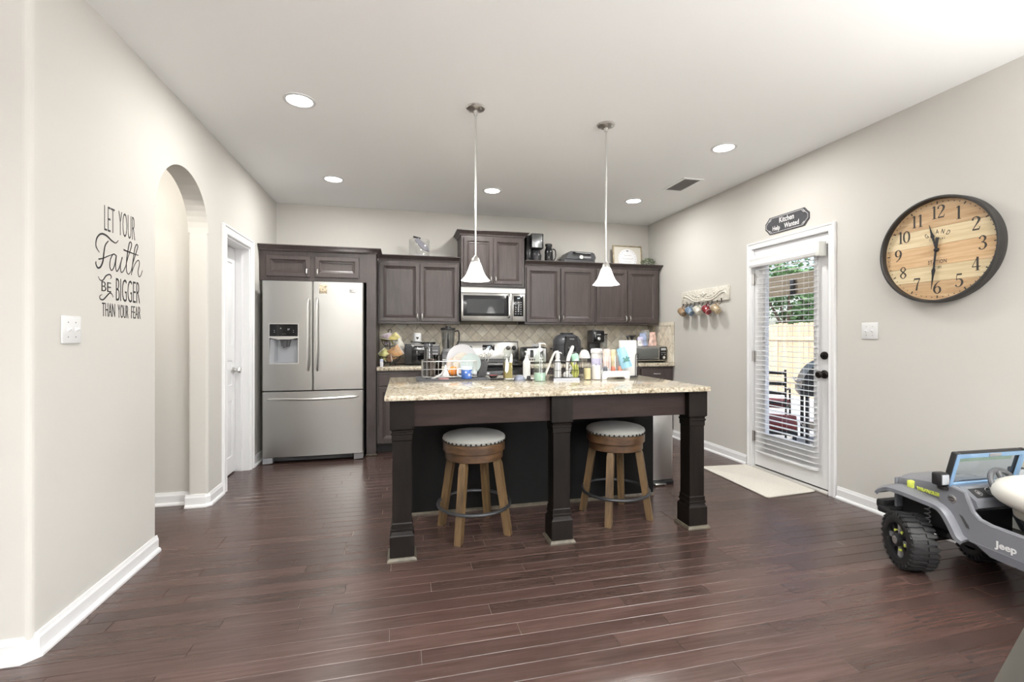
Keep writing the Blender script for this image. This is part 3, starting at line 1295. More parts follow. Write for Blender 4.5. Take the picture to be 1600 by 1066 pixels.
# stainless bin at the end of the island
t = thing('trash_can', 'tall stainless trash can at the right end of the island', 'trash can', (2.075, 3.60, 0))
g = G()
g.box(-.138, .138, -.150, .150, .032, .66, .02, 3)
g.obj('body', steel('bin_steel', (.55, .54, .53), .33, (160, 160, 2)), t)
g = G()
g.box(-.141, .141, -.156, .153, 0, .034, .008)
g.obj('base', BLACK, t)
g = G()
g.box(-.140, .140, -.152, .152, .66, .70, .014)
g.obj('lid', BLACK, t)
g = G()
g.box(-.05, .05, -.19, -.15, .008, .02, .004)
g.obj('pedal', STEEL, t)

# ------------------------------------------------------------------ stools
SW = wood('rustic_stool_wood', (.042, .023, .009), (.098, .058, .023), (.165, .104, .045), .5, (14, 14, 1.4), bump=.3)
SWB = wood('rustic_band_wood', (.030, .014, .006), (.065, .032, .013), (.115, .062, .027), .42, (3, 3, 14), bump=.2)
FAB = mat('grey_fabric', (.27, .268, .25), .9, noise=.12, nscale=220, bump=.3, bscale=500, sheen=.2)
NAIL = mat('nailhead', (.03, .028, .026), .3, .9)


def stool(label, loc, rz):
    t = thing('bar_stool', label, 'stool', loc, rz, 'round bar stools at the island')
    r = .196
    g = G()
    g.lathe([(r - .012, .572), (r, .580), (r + .004, .594), (r, .606), (r - .014, .615), (r * .75, .625), (r * .4, .630), (.001, .631)], 48)
    g.obj('cushion', FAB, t, ang=60)
    g = G()
    g.lathe([(r - .03, .518), (r - .004, .518), (r + .001, .522), (r + .001, .574), (r - .01, .578)], 48)
    g.obj('seat_band', SWB, t)
    g = G()
    g.lathe([(r - .05, .468), (r - .016, .468), (r - .012, .472), (r - .012, .518)], 48)
    g.obj('swivel_band', SWB, t)
    nl = None
    for k in range(40):
        a = 2 * PI * k / 40
        g = G()
        g.ell(((r + .003) * math.cos(a), (r + .003) * math.sin(a), .585), .0065, .0065, .0065, 8, 6)
        g.obj('nailhead', NAIL, t)
    for k in range(4):
        a = PI / 4 + k * PI / 2
        c, s_ = math.cos(a), math.sin(a)
        T, Bt = .150, .232
        w = .0215

        def q(rad, z, ww):
            return [(c * (rad + dx) - s_ * dy, s_ * (rad + dx) + c * dy, z) for dx, dy in ((-ww, -ww), (ww, -ww), (ww, ww), (-ww, ww))]
        g = G()
        g.rings([q(Bt, 0, .020), q(Bt - .004, .02, .0215), q(T + .012, .44, .0225), q(T + .006, .47, .018), q(T, .528, .016)])
        g.obj('leg', SW, t, smooth=False)
    g = G()
    n = 48
    g.tube([(.228 * math.cos(2 * PI * k / n), .228 * math.sin(2 * PI * k / n), .175) for k in range(n)], .0105, 10, loop=True)
    g.obj('foot_ring', mat('ring_iron', (.05, .052, .056), .45, .6), t)
    return t


stool('round backless stool with grey nailhead seat at the left bay of the island', (.446, 2.925, 0), R(13))
stool('round backless stool with grey nailhead seat at the right bay of the island', (1.439, 2.948, 0), R(8))

# ------------------------------------------------------------------ lights
LENS = mat('lit_lens', (1, 1, 1), .5, emit=(1, .98, .95), estr=9)
SHADE = mat('lit_frosted_glass', (.95, .95, .95), .4, emit=(1, .98, .95), estr=5)


def can(label, x, y, watts=CAN_W, color=(1, .985, .955)):
    t = thing('recessed_light', label, 'ceiling light', (x, y, H), 0, 'recessed ceiling lights')
    g = G()
    g.lathe([(.098, 0), (.096, -.004), (.080, -.006), (.076, -.002), (.076, 0)], 32, cap0=False, cap1=False)
    g.obj('trim_ring', WHITE, t)
    g = G()
    g.lathe([(.076, -.001), (.074, -.003), (.001, -.0035)], 32)
    g.obj('lens', LENS, t)
    l = light('can_light', 'AREA', (0, 0, -.012), watts, (0, 0, 0), color, shape='DISK', size=.14)
    l.parent = t
    return t


for lb, x, y in (('recessed light above the lettered wall, nearest on the left', -.638, 3.17), ('recessed light in front of the refrigerator', -.642, 4.678), ('recessed light in front of the range', .90, 4.668),
                 ('recessed light above the right end of the worktop', 2.493, 4.658), ('recessed light nearest the patio door', 2.492, 3.182),
                 ('added recessed light behind the photographer on the left', -.638, -.1), ('added recessed light behind the photographer in the middle', .95, -.1), ('added recessed light behind the photographer near the clock wall', 2.492, .2),  # cans behind the camera are unseen additions for more light
                 ('added recessed light far behind the photographer on the right', 1.5, -2.2),
                 ):
    can(lb, x, y)
can('recessed light in the hall behind the arch', -1.98, 3.12, 17.0, (1, .95, .88))


def pendant(label, x, y, zb):
    t = thing('pendant_light', label, 'pendant light', (x, y, H), 0, 'pendants over the island')
    b = zb - H
    g = G()
    g.lathe([(.064, 0), (.064, -.004), (.058, -.012), (.035, -.022), (.014, -.026), (.012, -.050), (.001, -.052)], 32)
    cn = g.obj('canopy', NICKEL, t)
    for a in (2.4, 5.5):
        g = G()
        g.ell((.042 * math.cos(a), .042 * math.sin(a), -.0205), .005, .005, .004, 8, 5)
        g.obj('screw', NICKEL, cn)
    g = G()
    g.cyl((0, 0, -.04), (0, 0, b + .150), .0062, n=12)
    g.obj('rod', NICKEL, t)
    g = G()
    g.cyl((0, 0, (b + .150) * .5 - .010), (0, 0, (b + .150) * .5 + .010), .0075, n=12)
    g.obj('coupling', NICKEL, t)
    g = G()
    g.lathe([(.008, b + .165), (.012, b + .155), (.022, b + .148), (.028, b + .130), (.030, b + .118)], 24)
    g.obj('socket_cap', NICKEL, t)
    g = G()
    out = [(.028, b + .122), (.038, b + .100), (.050, b + .065), (.062, b + .038), (.080, b + .014), (.094, b)]
    g.lathe(out + [(r - .003, z - .0005) for r, z in out[::-1]], 40, cap0=False, cap1=False)
    g.obj('shade', SHADE, t, ang=70)
    g = G()
    g.ell((0, 0, b + .062), .026, .026, .036, 16, 10)
    g.obj('bulb', mat('lit_bulb', (1, 1, 1), .5, emit=(1, .95, .86), estr=14), t)
    l = light('pendant_bulb', 'POINT', (0, 0, b + .006), PEND_W, (0, 0, 0), (1, .97, .92), shadow_soft_size=.03)
    l.parent = t
    return t


pendant('pendant lamp with bell glass shade over the left half of the island', .467, 3.0, 1.603)
pendant('pendant lamp with bell glass shade over the right half of the island', 1.407, 3.03, 1.603)

# ceiling air register
t = thing('ceiling_vent', 'white ceiling air register with grey louvres near the right wall', 'vent', (2.70, 4.05, H))
g = G()
for a, b, c, d in ((-.19, .19, -.11, -.085), (-.19, .19, .085, .11), (-.19, -.165, -.085, .085), (.165, .19, -.085, .085)):
    g.M = Matrix.Rotation(R(90), 4, 'Z')
    g.box(a, b, c, d, -.006, 0)
g.obj('frame', CEIL, t)
g = G(Matrix.Rotation(R(90), 4, 'Z'))
g.box(-.165, .165, -.085, .085, -.0006, 0)
g.obj('duct_opening', mat('duct_grey', (.42, .41, .40), .8), t)
for k in range(11):
    g = G(Matrix.Rotation(R(90), 4, 'Z'))
    y = -.077 + k * .0154
    g.prism([(y, -.001), (y + .007, -.007), (y + .008, -.006), (y + .001, 0)], 'x', -.165, .165)
    g.obj('louvre', mat('louvre_grey', (.58, .57, .56), .6) if k == 0 else MATS['louvre_grey'], t, smooth=False)
# ------------------------------------------------------------------ things on the walls
INK = mat('black_vinyl', (.012, .012, .013), .5)
t = thing('wall_decal', 'black vinyl lettering LET YOUR Faith BE BIGGER THAN YOUR FEAR on the left wall', 'wall decal', (XL, 0, 0))


def word(s, y0, y1, z0, z1, bold=0.0):
    """stretch a word into the rectangle it fills on the wall"""
    o = text('word', s, INK, t, Matrix.Identity(4), .1, 1.0, .0006, bold)
    xs = [v.co.x for v in o.data.vertices]
    ys = [v.co.y for v in o.data.vertices]
    a, b, c, d = min(xs), max(xs), min(ys), max(ys)
    for v in o.data.vertices:
        x, y, z = v.co
        v.co = (z + .0008, y0 + (x - a) / (b - a) * (y1 - y0), z0 + (y - c) / (d - c) * (z1 - z0))
    return o


word('LET', 2.577, 2.657, 1.741, 1.860, -.002)
word('YOUR', 2.690, 2.834, 1.742, 1.864, -.002)
word('BE', 2.556, 2.628, 1.450, 1.496, -.0008)
word('BIGGER', 2.669, 2.880, 1.412, 1.526, -.0015)
word('THAN', 2.560, 2.660, 1.331, 1.396, -.001)
word('YOUR', 2.684, 2.773, 1.328, 1.395, -.001)
word('FEAR', 2.800, 2.887, 1.330, 1.395, -.001)
DEC = dict(
    sw=[(2.54, 1.628), (2.515, 1.654), (2.522, 1.692), (2.553, 1.718), (2.593, 1.718), (2.631, 1.703), (2.665, 1.697), (2.687, 1.714)],
    F=[(2.607, 1.695), (2.584, 1.671), (2.573, 1.634), (2.566, 1.593), (2.548, 1.562), (2.527, 1.555), (2.514, 1.571), (2.516, 1.582)],
    Fb=[(2.533, 1.596), (2.566, 1.605), (2.612, 1.625), (2.655, 1.642)],
    a=[(2.671, 1.635), (2.645, 1.638), (2.623, 1.608), (2.619, 1.573), (2.634, 1.557), (2.655, 1.584), (2.671, 1.635), (2.664, 1.585), (2.674, 1.558), (2.694, 1.578)],
    i=[(2.694, 1.578), (2.72, 1.636), (2.705, 1.591), (2.711, 1.559), (2.73, 1.568), (2.751, 1.598)],
    t=[(2.751, 1.598), (2.777, 1.658), (2.801, 1.706), (2.799, 1.725), (2.783, 1.72), (2.767, 1.669), (2.756, 1.611), (2.759, 1.569), (2.777, 1.558), (2.799, 1.58)],
    tb=[(2.732, 1.676), (2.751, 1.674), (2.804, 1.672), (2.866, 1.67)],
    h=[(2.799, 1.58), (2.821, 1.634), (2.849, 1.69), (2.861, 1.717), (2.849, 1.725), (2.832, 1.699), (2.815, 1.633), (2.801, 1.556)],
    h2=[(2.803, 1.568), (2.832, 1.617), (2.864, 1.644), (2.876, 1.627), (2.863, 1.583), (2.872, 1.557), (2.89, 1.567), (2.905, 1.595)])
WD = dict(sw=(.003, .0085), F=(.005, .0085), Fb=(.007, .003), a=(.0055, .005), i=(.004, .005), t=(.0035, .006), tb=(.009, .004), h=(.0035, .006), h2=(.004, .005))
g = G(FRAME('left', (.0008, 0, 0)))
for k, pts in DEC.items():
    a, b = WD[k]
    n = len(pts)
    ribbon(g, [(y, z, a + (b - a) * math.sin(PI * q / (n - 1)) if k in ('sw', 'F', 'a', 't', 'h', 'h2', 'i') else a + (b - a) * q / (n - 1)) for q, (y, z) in enumerate(pts)], .0006, 8)
g.obj('word', INK, t)
for pts in ([(2.531, 1.515), (2.544, 1.5), (2.566, 1.502), (2.589, 1.525), (2.617, 1.535), (2.631, 1.525), (2.623, 1.515)],
            [(2.645, 1.427), (2.636, 1.441), (2.617, 1.445), (2.593, 1.428), (2.566, 1.409), (2.544, 1.413), (2.544, 1.426), (2.56, 1.433)]):
    g = G(FRAME('left', (.0008, 0, 0)))
    n = len(pts)
    ribbon(g, [(y, z, .002 + .0045 * math.sin(PI * q / (n - 1))) for q, (y, z) in enumerate(pts)], .0006, 8)
    g.obj('flourish', INK, t)


def switch(label, M):
    t = thing('light_switch', label, 'light switch')
    g = G(M)
    g.box(-.0585, .0585, -.0585, .0585, 0, .007, .003)
    g.obj('plate', WHITE, t)
    for x in (-.023, .023):
        g = G(M)
        g.box(x - .005, x + .005, -.012, .012, .0065, .0075)
        g.prism([(.004, .007), (-.009, .007), (.002, .020), (.009, .017)], 'x', x - .004, x + .004)
        g.obj('toggle', TRIM, t)
        for y in (-.031, .031):
            g = G(M)
            g.lathe([(.0032, .006), (.0032, .0078), (.001, .0082)], 10, (x, y, 0))
            g.obj('screw', MGREY, t)
    return t


switch('white double light switch on the left wall below the lettering', FRAME('left', (XL, 2.346, 1.264)))
switch('white double light switch beside the patio door under the clock', FRAME('right', (XR, 2.598, 1.275)))

# clock
t = thing('wall_clock', 'large round wooden faced clock with a black rim on the right wall', 'clock', (XR, 2.153, 1.769))
CR = .325
g = G()
g.lathe([(CR - .004, -.001), (CR, -.006), (CR, -.064), (CR - .003, -.070), (CR - .012, -.070), (CR - .016, -.064), (CR - .017, -.036), (CR - .017, -.001)], 96, axis='x')
g.obj('rim', mat('clock_rim_black', (.022, .020, .019), .4), t, ang=40)
CW = [wood('clock_plank', c0, c1, c2, .5, (1, 1.6, 26), rand=.12, bump=.04) for c0, c1, c2 in (((.42, .25, .12), (.55, .37, .20), (.66, .48, .30)), ((.60, .47, .27), (.72, .59, .37), (.80, .69, .47)))]
edges = [-.31, -.19, -.094, .035, .14, .31]
fr = CR - .018
for k in range(5):
    a, b = edges[k] + .0006, edges[k + 1] - .0006
    pts = []
    for q in range(17):
        z = a + (b - a) * q / 16
        pts.append((math.sqrt(max(fr * fr - z * z, 1e-6)), z))
    poly = [(y, z) for y, z in pts] + [(-y, z) for y, z in pts[::-1]]
    g = G()
    g.prism(poly, 'x', -.034, -.002)
    g.obj('face_plank', CW[(k) % 2], t, smooth=False)
MC = FRAME('right', (-.0342, 0, 0))
CINK = mat('clock_ink', (.035, .028, .022), .5)
DG = {'1': [[(.10, .86, .02), (.17, .93, .05), (.26, 1.0, .05)], [(.26, 1, .11), (.26, 0, .11)], [(.10, .012, .03), (.42, .012, .03)]],
      '2': [[(.07, .74, .10), (.09, .90, .06), (.27, .99, .05), (.44, .86, .12), (.43, .66, .11), (.23, .33, .05), (.06, .05, .04)], [(.05, .045, .09), (.46, .045, .09)], [(.45, .05, .05), (.51, .24, .025)]],
      '3': [[(.08, .80, .09), (.18, .97, .04), (.34, .97, .07), (.43, .80, .11), (.34, .60, .06), (.20, .54, .03)], [(.20, .54, .03), (.38, .49, .07), (.47, .28, .12), (.36, .06, .06), (.17, .02, .04), (.06, .16, .10)]],
      '4': [[(.36, 1, .11), (.36, 0, .11)], [(.36, 1, .035), (.03, .29, .03)], [(.02, .29, .05), (.54, .29, .05)], [(.22, .012, .03), (.50, .012, .03)]],
      '5': [[(.13, .95, .10), (.46, .95, .10)], [(.14, .97, .03), (.10, .52, .03)], [(.10, .52, .03), (.26, .60, .05), (.44, .50, .10), (.47, .26, .12), (.34, .05, .06), (.15, .02, .04), (.05, .16, .10)]],
      '6': [[(.45, .97, .04), (.24, .84, .06), (.08, .54, .11), (.07, .24, .11), (.26, .015, .04), (.46, .19, .11), (.44, .46, .10), (.28, .58, .04), (.11, .43, .04)]],
      '7': [[(.05, .95, .10), (.50, .95, .10)], [(.05, .95, .03), (.03, .76, .03)], [(.50, .96, .03), (.31, .52, .07), (.22, 0, .11)]],
      '8': [[(.26, .54, .07), (.08, .75, .08), (.26, .985, .04), (.44, .76, .08), (.27, .54, .07), (.06, .27, .09), (.26, .015, .04), (.47, .27, .09), (.25, .55, .07)]],
      '9': [[(.08, .03, .04), (.29, .16, .06), (.45, .46, .11), (.46, .76, .11), (.27, .985, .04), (.07, .81, .11), (.09, .54, .10), (.25, .42, .04), (.42, .57, .04)]],
      '0': [[(.26, .985, .04), (.07, .75, .10), (.07, .25, .10), (.26, .015, .04), (.45, .25, .10), (.45, .75, .10), (.26, .985, .04)]]}
for n_ in range(1, 13):
    a = R(90 - 30 * n_)
    s = str(n_)
    hgt = .078
    wd = .54 * hgt * len(s) * (.85 if len(s) > 1 else 1)
    cx, cy = .228 * math.cos(a), .232 * math.sin(a)
    g = G(MC)
    for i, ch in enumerate(s):
        ox = cx - wd / 2 + i * .46 * hgt
        for st in DG[ch]:
            ribbon(g, [(ox + x * hgt, cy - hgt / 2 + y * hgt, w * hgt * 1.25) for x, y, w in st], .0005, 6, smooth=len(st) > 2)
    g.obj('numeral', CINK, t)
for k in range(60):
    a = R(6 * k)
    g = G(MC @ Matrix.Rotation(a, 4, 'Z'))
    if k % 5 == 0:
        g.box(.281, .298, -.0035, .0035, 0, .0005)
        g.obj('hour_mark', CINK, t, smooth=False)
    else:
        g.lathe([(.0032, 0), (.0032, .0005)], 8, (.291, 0, 0))
        g.obj('minute_dot', CINK, t, smooth=False)
for i, ch in enumerate('GRAND'):
    a = R(32 - 16 * i)
    text('letter', ch, CINK, t, MC @ Matrix.Rotation(a, 4, 'Z') @ Matrix.Translation((0, .098, 0)), .040, .62, .0003, .0004)
text('clock_print', 'CENTRAL', CINK, t, MC @ Matrix.Translation((0, .060, 0)), .019, .8, .0003, spacing=1.5)
text('clock_print', 'STATION', CINK, t, MC @ Matrix.Translation((0, -.085, 0)), .034, .68, .0003, .0003, spacing=1.1)
text('clock_print', 'EST 1871', CINK, t, MC @ Matrix.Translation((0, -.115, 0)), .021, .6, .0003)
HAND = mat('clock_hand', (.02, .02, .022), .3, .3)


def hand(name, ang, ln, z, w, tail):
    g = G(MC @ Matrix.Rotation(R(-ang), 4, 'Z'))
    P = [(-w * .5, -tail), (w * .5, -tail), (w * .32, 0), (w * .28, ln * .45), (w * .62, ln * .52), (w * .30, ln * .66), (.0006, ln), (-.0006, ln), (-w * .30, ln * .66), (-w * .62, ln * .52), (-w * .28, ln * .45), (-w * .32, 0)]
    g.prism(P, 'z', z, z + .002)
    return g.obj(name, HAND, t, smooth=False)


hand('hour_hand', 346, .165, .006, .018, .01)
hand('minute_hand', 186, .245, .010, .018, .075)
g = G(MC)
g.lathe([(.012, 0), (.012, .013), (.008, .016), (.001, .017)], 18)
g.obj('hub', HAND, t)

# little sign over the door
t = thing('wall_sign', 'small black plaque reading Kitchen Help Wanted above the patio door', 'sign', (XR, 3.328, 2.228))
MS = FRAME('right')
w, h_ = .232, .075


def plaque(k):
    P = []
    for sx, sy in ((1, 1), (-1, 1), (-1, -1), (1, -1)):
        seg = [(w, h_ * .35), (w - .022, h_ * .62), (w - .048, h_)]
        if sx * sy < 0:
            seg = seg[::-1]
        P += [(sx * (x - k), sy * (y - k * .8)) for x, y in seg]
    return P


g = G(MS)
g.prism(plaque(0), 'z', 0, .009)
g.obj('board', mat('chalkboard', (.045, .045, .05), .6, noise=.2), t, smooth=False)
CH = mat('chalk_white', (.72, .72, .72), .8)
g = G(MS)
P = plaque(.012)
n = len(P)
for q in range(n):
    ribbon(g, [(P[q][0], P[q][1], .0026), (P[(q + 1) % n][0], P[(q + 1) % n][1], .0026)], .0094, 1, False)
setk(g.obj('border_line', CH, t), 'stuff')
text('word', 'Kitchen', CH, t, MS @ Matrix.Translation((.005, .010, .009)), .066, .78, .0004, .0008)
text('word', 'Help', CH, t, MS @ Matrix.Translation((-.108, -.048, .009)), .056, .78, .0004, .0008)
text('word', 'Wanted', CH, t, MS @ Matrix.Translation((.058, -.048, .009)), .060, .78, .0004, .0008)
for sx, sy in ((1, 1), (-1, 1), (-1, -1), (1, -1)):
    g = G(MS)
    ribbon(g, [(sx * .178, sy * .054, .004), (sx * .190, sy * .046, .003), (sx * .183, sy * .040, .003), (sx * .172, sy * .048, .003), (sx * .160, sy * .058, .003)], .0095, 5)
    g.obj('flourish', CH, t)

# mug rack and its mugs
t = thing('mug_rack', 'whitewashed carved board with five hooks on the right wall', 'mug rack', (XR, 4.44, 1.685))
WW = mat('whitewashed_wood', (.62, .59, .52), .7, noise=.16, nscale=40, bump=.3, bscale=60)
g = G(MS)
g.box(-.405, .405, -.074, .074, 0, .020, .003)
bd = g.obj('board', WW, t)
for s in (1, -1):
    g = G(MS)
    g.tube([(s * x, y, .022) for x, y, _ in spline([(.03, -.052, 0), (.10, -.058, 0), (.18, -.045, 0), (.27, -.005, 0), (.33, .012, 0), (.365, .002, 0), (.37, -.018, 0)], 5)], .0075, 7)
    g.tube([(s * x, y, .021) for x, y, _ in spline([(.05, -.03, 0), (.12, -.035, 0), (.20, -.012, 0), (.27, .028, 0), (.32, .034, 0)], 5)], .005, 6)
    g.obj('carved_scroll', WW, bd)
    for x, y, r in ((.08, -.01, .016), (.13, .0, .012), (.18, .02, .012), (.05, .02, .014)):
        g = G(MS)
        g.ell((s * x, y, .021), r, r * .6, .008, 10, 6)
        g.obj('carved_leaf', WW, bd)
for x, y, r in ((0, .025, .016), (-.022, .012, .013), (.022, .012, .013), (0, -.002, .015), (0, -.05, .02)):
    g = G(MS)
    g.ell((x, y, .022), r, r, .010, 12, 6)
    g.obj('carved_flower', WW, bd)
HY = [4.735, 4.590, 4.442, 4.292, 4.141]
for y in HY:
    x = -(y - 4.44)
    g = G(MS)
    g.tube([(x, yy, zz) for yy, zz, _ in spline([(-.055, .018, 0), (-.085, .020, 0), (-.105, .032, 0), (-.112, .052, 0), (-.100, .068, 0), (-.080, .070, 0)], 4)], .0042, 7)
    g.lathe([(.009, .016), (.009, .024), (.004, .026)], 10, (x, -.058, 0))
    g.ell((x, -.076, .070), .006, .006, .006, 8, 6)
    g.obj('hook', BRONZE, t)
MUGC = [('tan', (.27, .18, .105)), ('slate blue', (.14, .205, .29)), ('cream', (.50, .48, .41)), ('dark red', (.20, .028, .035)), ('sandy beige', (.36, .28, .18))]
MTAN = mat('mug_foot', (.55, .48, .38), .5)


def mug_geo(t, m, inner, r=.041, h=.095, handle=True, z0=0.0):
    g = G()
    g.lathe([(.001, z0), (r * .78, z0), (r * .86, z0 + .004), (r * .96, z0 + .02), (r, z0 + h * .5), (r, z0 + h - .003), (r - .002, z0 + h), (r - .005, z0 + h - .003), (r - .006, z0 + .012), (.001, z0 + .008)], 28)
    b = g.obj('body', m, t, ang=50)
    if handle:
        g = G()
        g.tube(spline([(r - .003, 0, z0 + h * .82), (r + .018, 0, z0 + h * .84), (r + .030, 0, z0 + h * .62), (r + .026, 0, z0 + h * .36), (r - .002, 0, z0 + h * .22)], 5), .0058, 8)
        g.obj('handle', m, t)
    return b


for (nm, c), y in zip(MUGC, HY):
    t = thing('mug', f'{nm} stoneware mug hanging from the rack', 'mug', (XR - .052, y, 1.578), 0, 'mugs on the rack')
    m = mat('glaze_' + nm.split()[-1], c, .18, noise=.25, nscale=25)
    mug_geo(t, m, m)
    g = G()
    g.lathe([(.030, -.0012), (.033, -.0012), (.033, .001), (.030, .001)], 28, cap0=False, cap1=False)
    g.obj('foot_ring', MTAN, t)
    # axis from open top to foot points towards -Y and down; handle up on the hook
    ax = Vector((.12, .85, .50)).normalized()         # foot -> rim
    up = Vector((.0, 0, 1))
    hx = (up - ax * up.dot(ax)).normalized()
    yy = ax.cross(hx)
    M = Matrix((hx, yy, ax)).transposed().to_4x4()
    hp = M @ Vector((.066, 0, .050))
    t.matrix_basis = Matrix.Translation(Vector((XR - .066, y, 1.577)) - hp) @ M
# ------------------------------------------------------------------ things on top of the upper cabinets
ZC = 2.102
t = thing('food_slicer', 'clear plastic food chopper with a grey blade on the left upper cabinet', 'food chopper', (.19, 5.44, ZC))
g = G()
g.lathe([(.118, 0), (.118, .02), (.108, .045), (.104, .06), (.001, .06)], 28)
g.obj('base', mat('pale_lilac_plastic', (.55, .55, .62), .3), t)
g = G()
g.lathe([(.112, .06), (.118, .06), (.118, .25), (.112, .256), (.112, .06)], 28, cap0=False, cap1=False)
g.obj('bowl', clear_glass('chopper_bowl', (.97, .97, .97), .08), t)
g = G(Matrix.Translation((.02, 0, .20)) @ Matrix.Rotation(R(40), 4, 'Y'))
g.prism([(-.09, -.01), (.05, -.03), (.12, .0), (.06, .035), (-.07, .035)], 'y', -.022, .022)
g.obj('blade_lever', mat('lever_grey', (.27, .27, .31), .35), t)
g = G(Matrix.Translation((-.035, 0, .280)) @ Matrix.Rotation(R(12), 4, 'Y'))
g.box(-.035, .05, -.02, .02, -.008, .008, .005)
g.obj('cap', BLACK, t)

t = thing('coffee_maker', 'black and silver drip coffee maker on top of the cabinet', 'coffee maker', (1.565, 5.45, ZC))
g = G()
g.box(-.10, .10, -.09, .12, 0, .035, .01)
g.obj('base', BLACK, t)
g = G()
g.box(-.10, -.03, -.04, .12, .03, .37, .012)
g.obj('water_tank', mat('smoke_black', (.02, .021, .023), .12), t)
g = G()
g.box(-.05, .105, -.10, .12, .20, .385, .014)
g.obj('brew_head', BLACK, t)
g = G()
g.box(-.045, .08, -.103, -.09, .21, .378, .004)
g.obj('front_panel', steel('maker_panel', (.32, .33, .34), .25), t)
g = G()
g.lathe([(.055, .036), (.066, .06), (.068, .13), (.056, .17), (.050, .19)], 24, (.03, -.01, 0))
ca = g.obj('carafe', mat('carafe_glass', (.03, .03, .035), .05), t)
g = G()
g.tube(spline([(-.03, -.045, .17), (-.065, -.075, .16), (-.068, -.08, .09), (-.035, -.05, .07)], 4), .008, 8)
g.obj('handle', BLACK, ca)

t = thing('coffee_grinder', 'slim black thermos shaped grinder beside the coffee maker', 'grinder', (1.753, 5.42, ZC))
g = G()
g.lathe([(.048, 0), (.052, .008), (.052, .17), (.046, .205), (.036, .225), (.036, .24)], 24)
g.obj('body', mat('gloss_black', (.012, .012, .013), .12), t)
g = G()
g.lathe([(.042, .24), (.044, .248), (.044, .268), (.036, .274), (.001, .275)], 24)
g.obj('lid', BLACK, t)
g = G()
g.tube(spline([(.045, -.02, .21), (.075, -.03, .19), (.076, -.03, .10), (.046, -.02, .06)], 4), .008, 8)
g.obj('handle', BLACK, t)

t = thing('electric_grill', 'dark grey folding contact grill on top of the cabinet', 'grill', (2.11, 5.49, ZC))
gm = mat('grill_grey', (.045, .046, .05), .3)
g = G()
g.prism([(-.205, .02), (.215, .02), (.225, .04), (.225, .085), (-.165, .085)], 'y', -.14, .12)
g.obj('base', gm, t)
g = G()
g.prism([(-.160, .09), (.228, .09), (.235, .12), (.215, .165), (.19, .178), (-.095, .186), (-.115, .178)], 'y', -.145, .12)
ld = g.obj('lid', gm, t)
g = G()
g.tube([(-.06, -.15, .168), (-.05, -.175, .162), (.15, -.175, .155), (.165, -.15, .160)], .010, 8)
g.obj('handle', BLACK, ld)
g = G()
g.lathe([(.026, -.150), (.024, -.156), (.001, -.157)], 18, (.04, 0, .115), 'y')
g.obj('dial', NICKEL, ld)
g = G()
g.box(.07, .17, -.148, -.142, .105, .125, .003)
g.obj('control_strip', MGREY, ld)
for x in (-.15, .17):
    for y in (-.11, .09):
        g = G()
        g.lathe([(.014, 0), (.017, .022)], 10, (x, y, 0))
        g.obj('foot', BLACK, t)

t = thing('framed_print', 'framed print with a round white motif leaning on the right cabinet top', 'picture frame', (2.865, 5.50, ZC))
g = G(Matrix.Rotation(R(-6), 4, 'X'))
for a, b, c, d in ((-.205, -.190, 0, .325), (.190, .205, 0, .325), (-.19, .19, 0, .015), (-.19, .19, .310, .325)):
    g.box(a, b, -.012, .012, c, d, .003)
g.obj('frame', mat('aged_gilt', (.36, .30, .20), .4, .5, noise=.3), t)
g = G(Matrix.Rotation(R(-6), 4, 'X'))
g.box(-.19, .19, -.002, .004, .015, .31)
bk_ = g.obj('mat_board', mat('linen_mat', (.60, .57, .50), .8), t)
g = G(Matrix.Rotation(R(-6), 4, 'X'))
g.lathe([(.130, -.0022), (.130, -.0034), (.001, -.0035)], 40, (0, 0, .150), 'y')
g.obj('round_paper', mat('white_paper', (.80, .80, .82), .7), bk_)
GP = mat('grey_print', (.30, .30, .32), .7)
MF = Matrix.Rotation(R(-6), 4, 'X') @ FRAME('front', (0, -.004, 0))
for z, w_, hh in ((.195, .055, .006), (.15, .08, .014), (.110, .05, .006)):
    g = G(MF)
    ribbon(g, [(-w_ + 2 * w_ * q / 14, z + hh * math.sin(q * 2.1) * (.6 + .4 * math.cos(q)), .003) for q in range(15)], .0004, 4)
    g.obj('script_line', GP, bk_)
for k in range(22):
    a = 2 * PI * k / 22
    g = G(MF @ Matrix.Translation((.112 * math.cos(a), .15 + .112 * math.sin(a), 0)) @ Matrix.Rotation(a, 4, 'Z'))
    g.ell((0, 0, 0), .004, .008, .0004, 6, 4)
    g.obj('wreath_leaf', GP, bk_)
g = G(MF)
g.prism([(-.012, .245), (.012, .245), (.016, .262), (0, .268), (-.016, .262)], 'z', 0, .0004)
g.obj('wreath_bow', GP, bk_)


def leaves(g, n, rad, c, seed, size=(.014, .022), flat=.7):
    rd = random.Random(seed)
    for _ in range(n):
        th, ph = rd.uniform(0, 2 * PI), math.acos(rd.uniform(-.35, 1))
        k = rd.uniform(.6, 1)
        p = Vector((c[0] + rad * k * math.sin(ph) * math.cos(th), c[1] + rad * k * math.sin(ph) * math.sin(th), c[2] + rad * k * flat * math.cos(ph)))
        s = rd.uniform(*size)
        M = Matrix.Translation(p) @ Matrix.Rotation(rd.uniform(0, 6.28), 4, 'Z') @ Matrix.Rotation(rd.uniform(-1.2, 1.2), 4, 'X') @ Matrix.Rotation(rd.uniform(-1, 1), 4, 'Y')
        pts = [(-s * .15, 0, 0), (s * .3, s * .32, .001), (s, 0, .002), (s * .3, -s * .32, .001)]
        g.f([g.bm.verts.new(M @ Vector(q)) for q in pts])


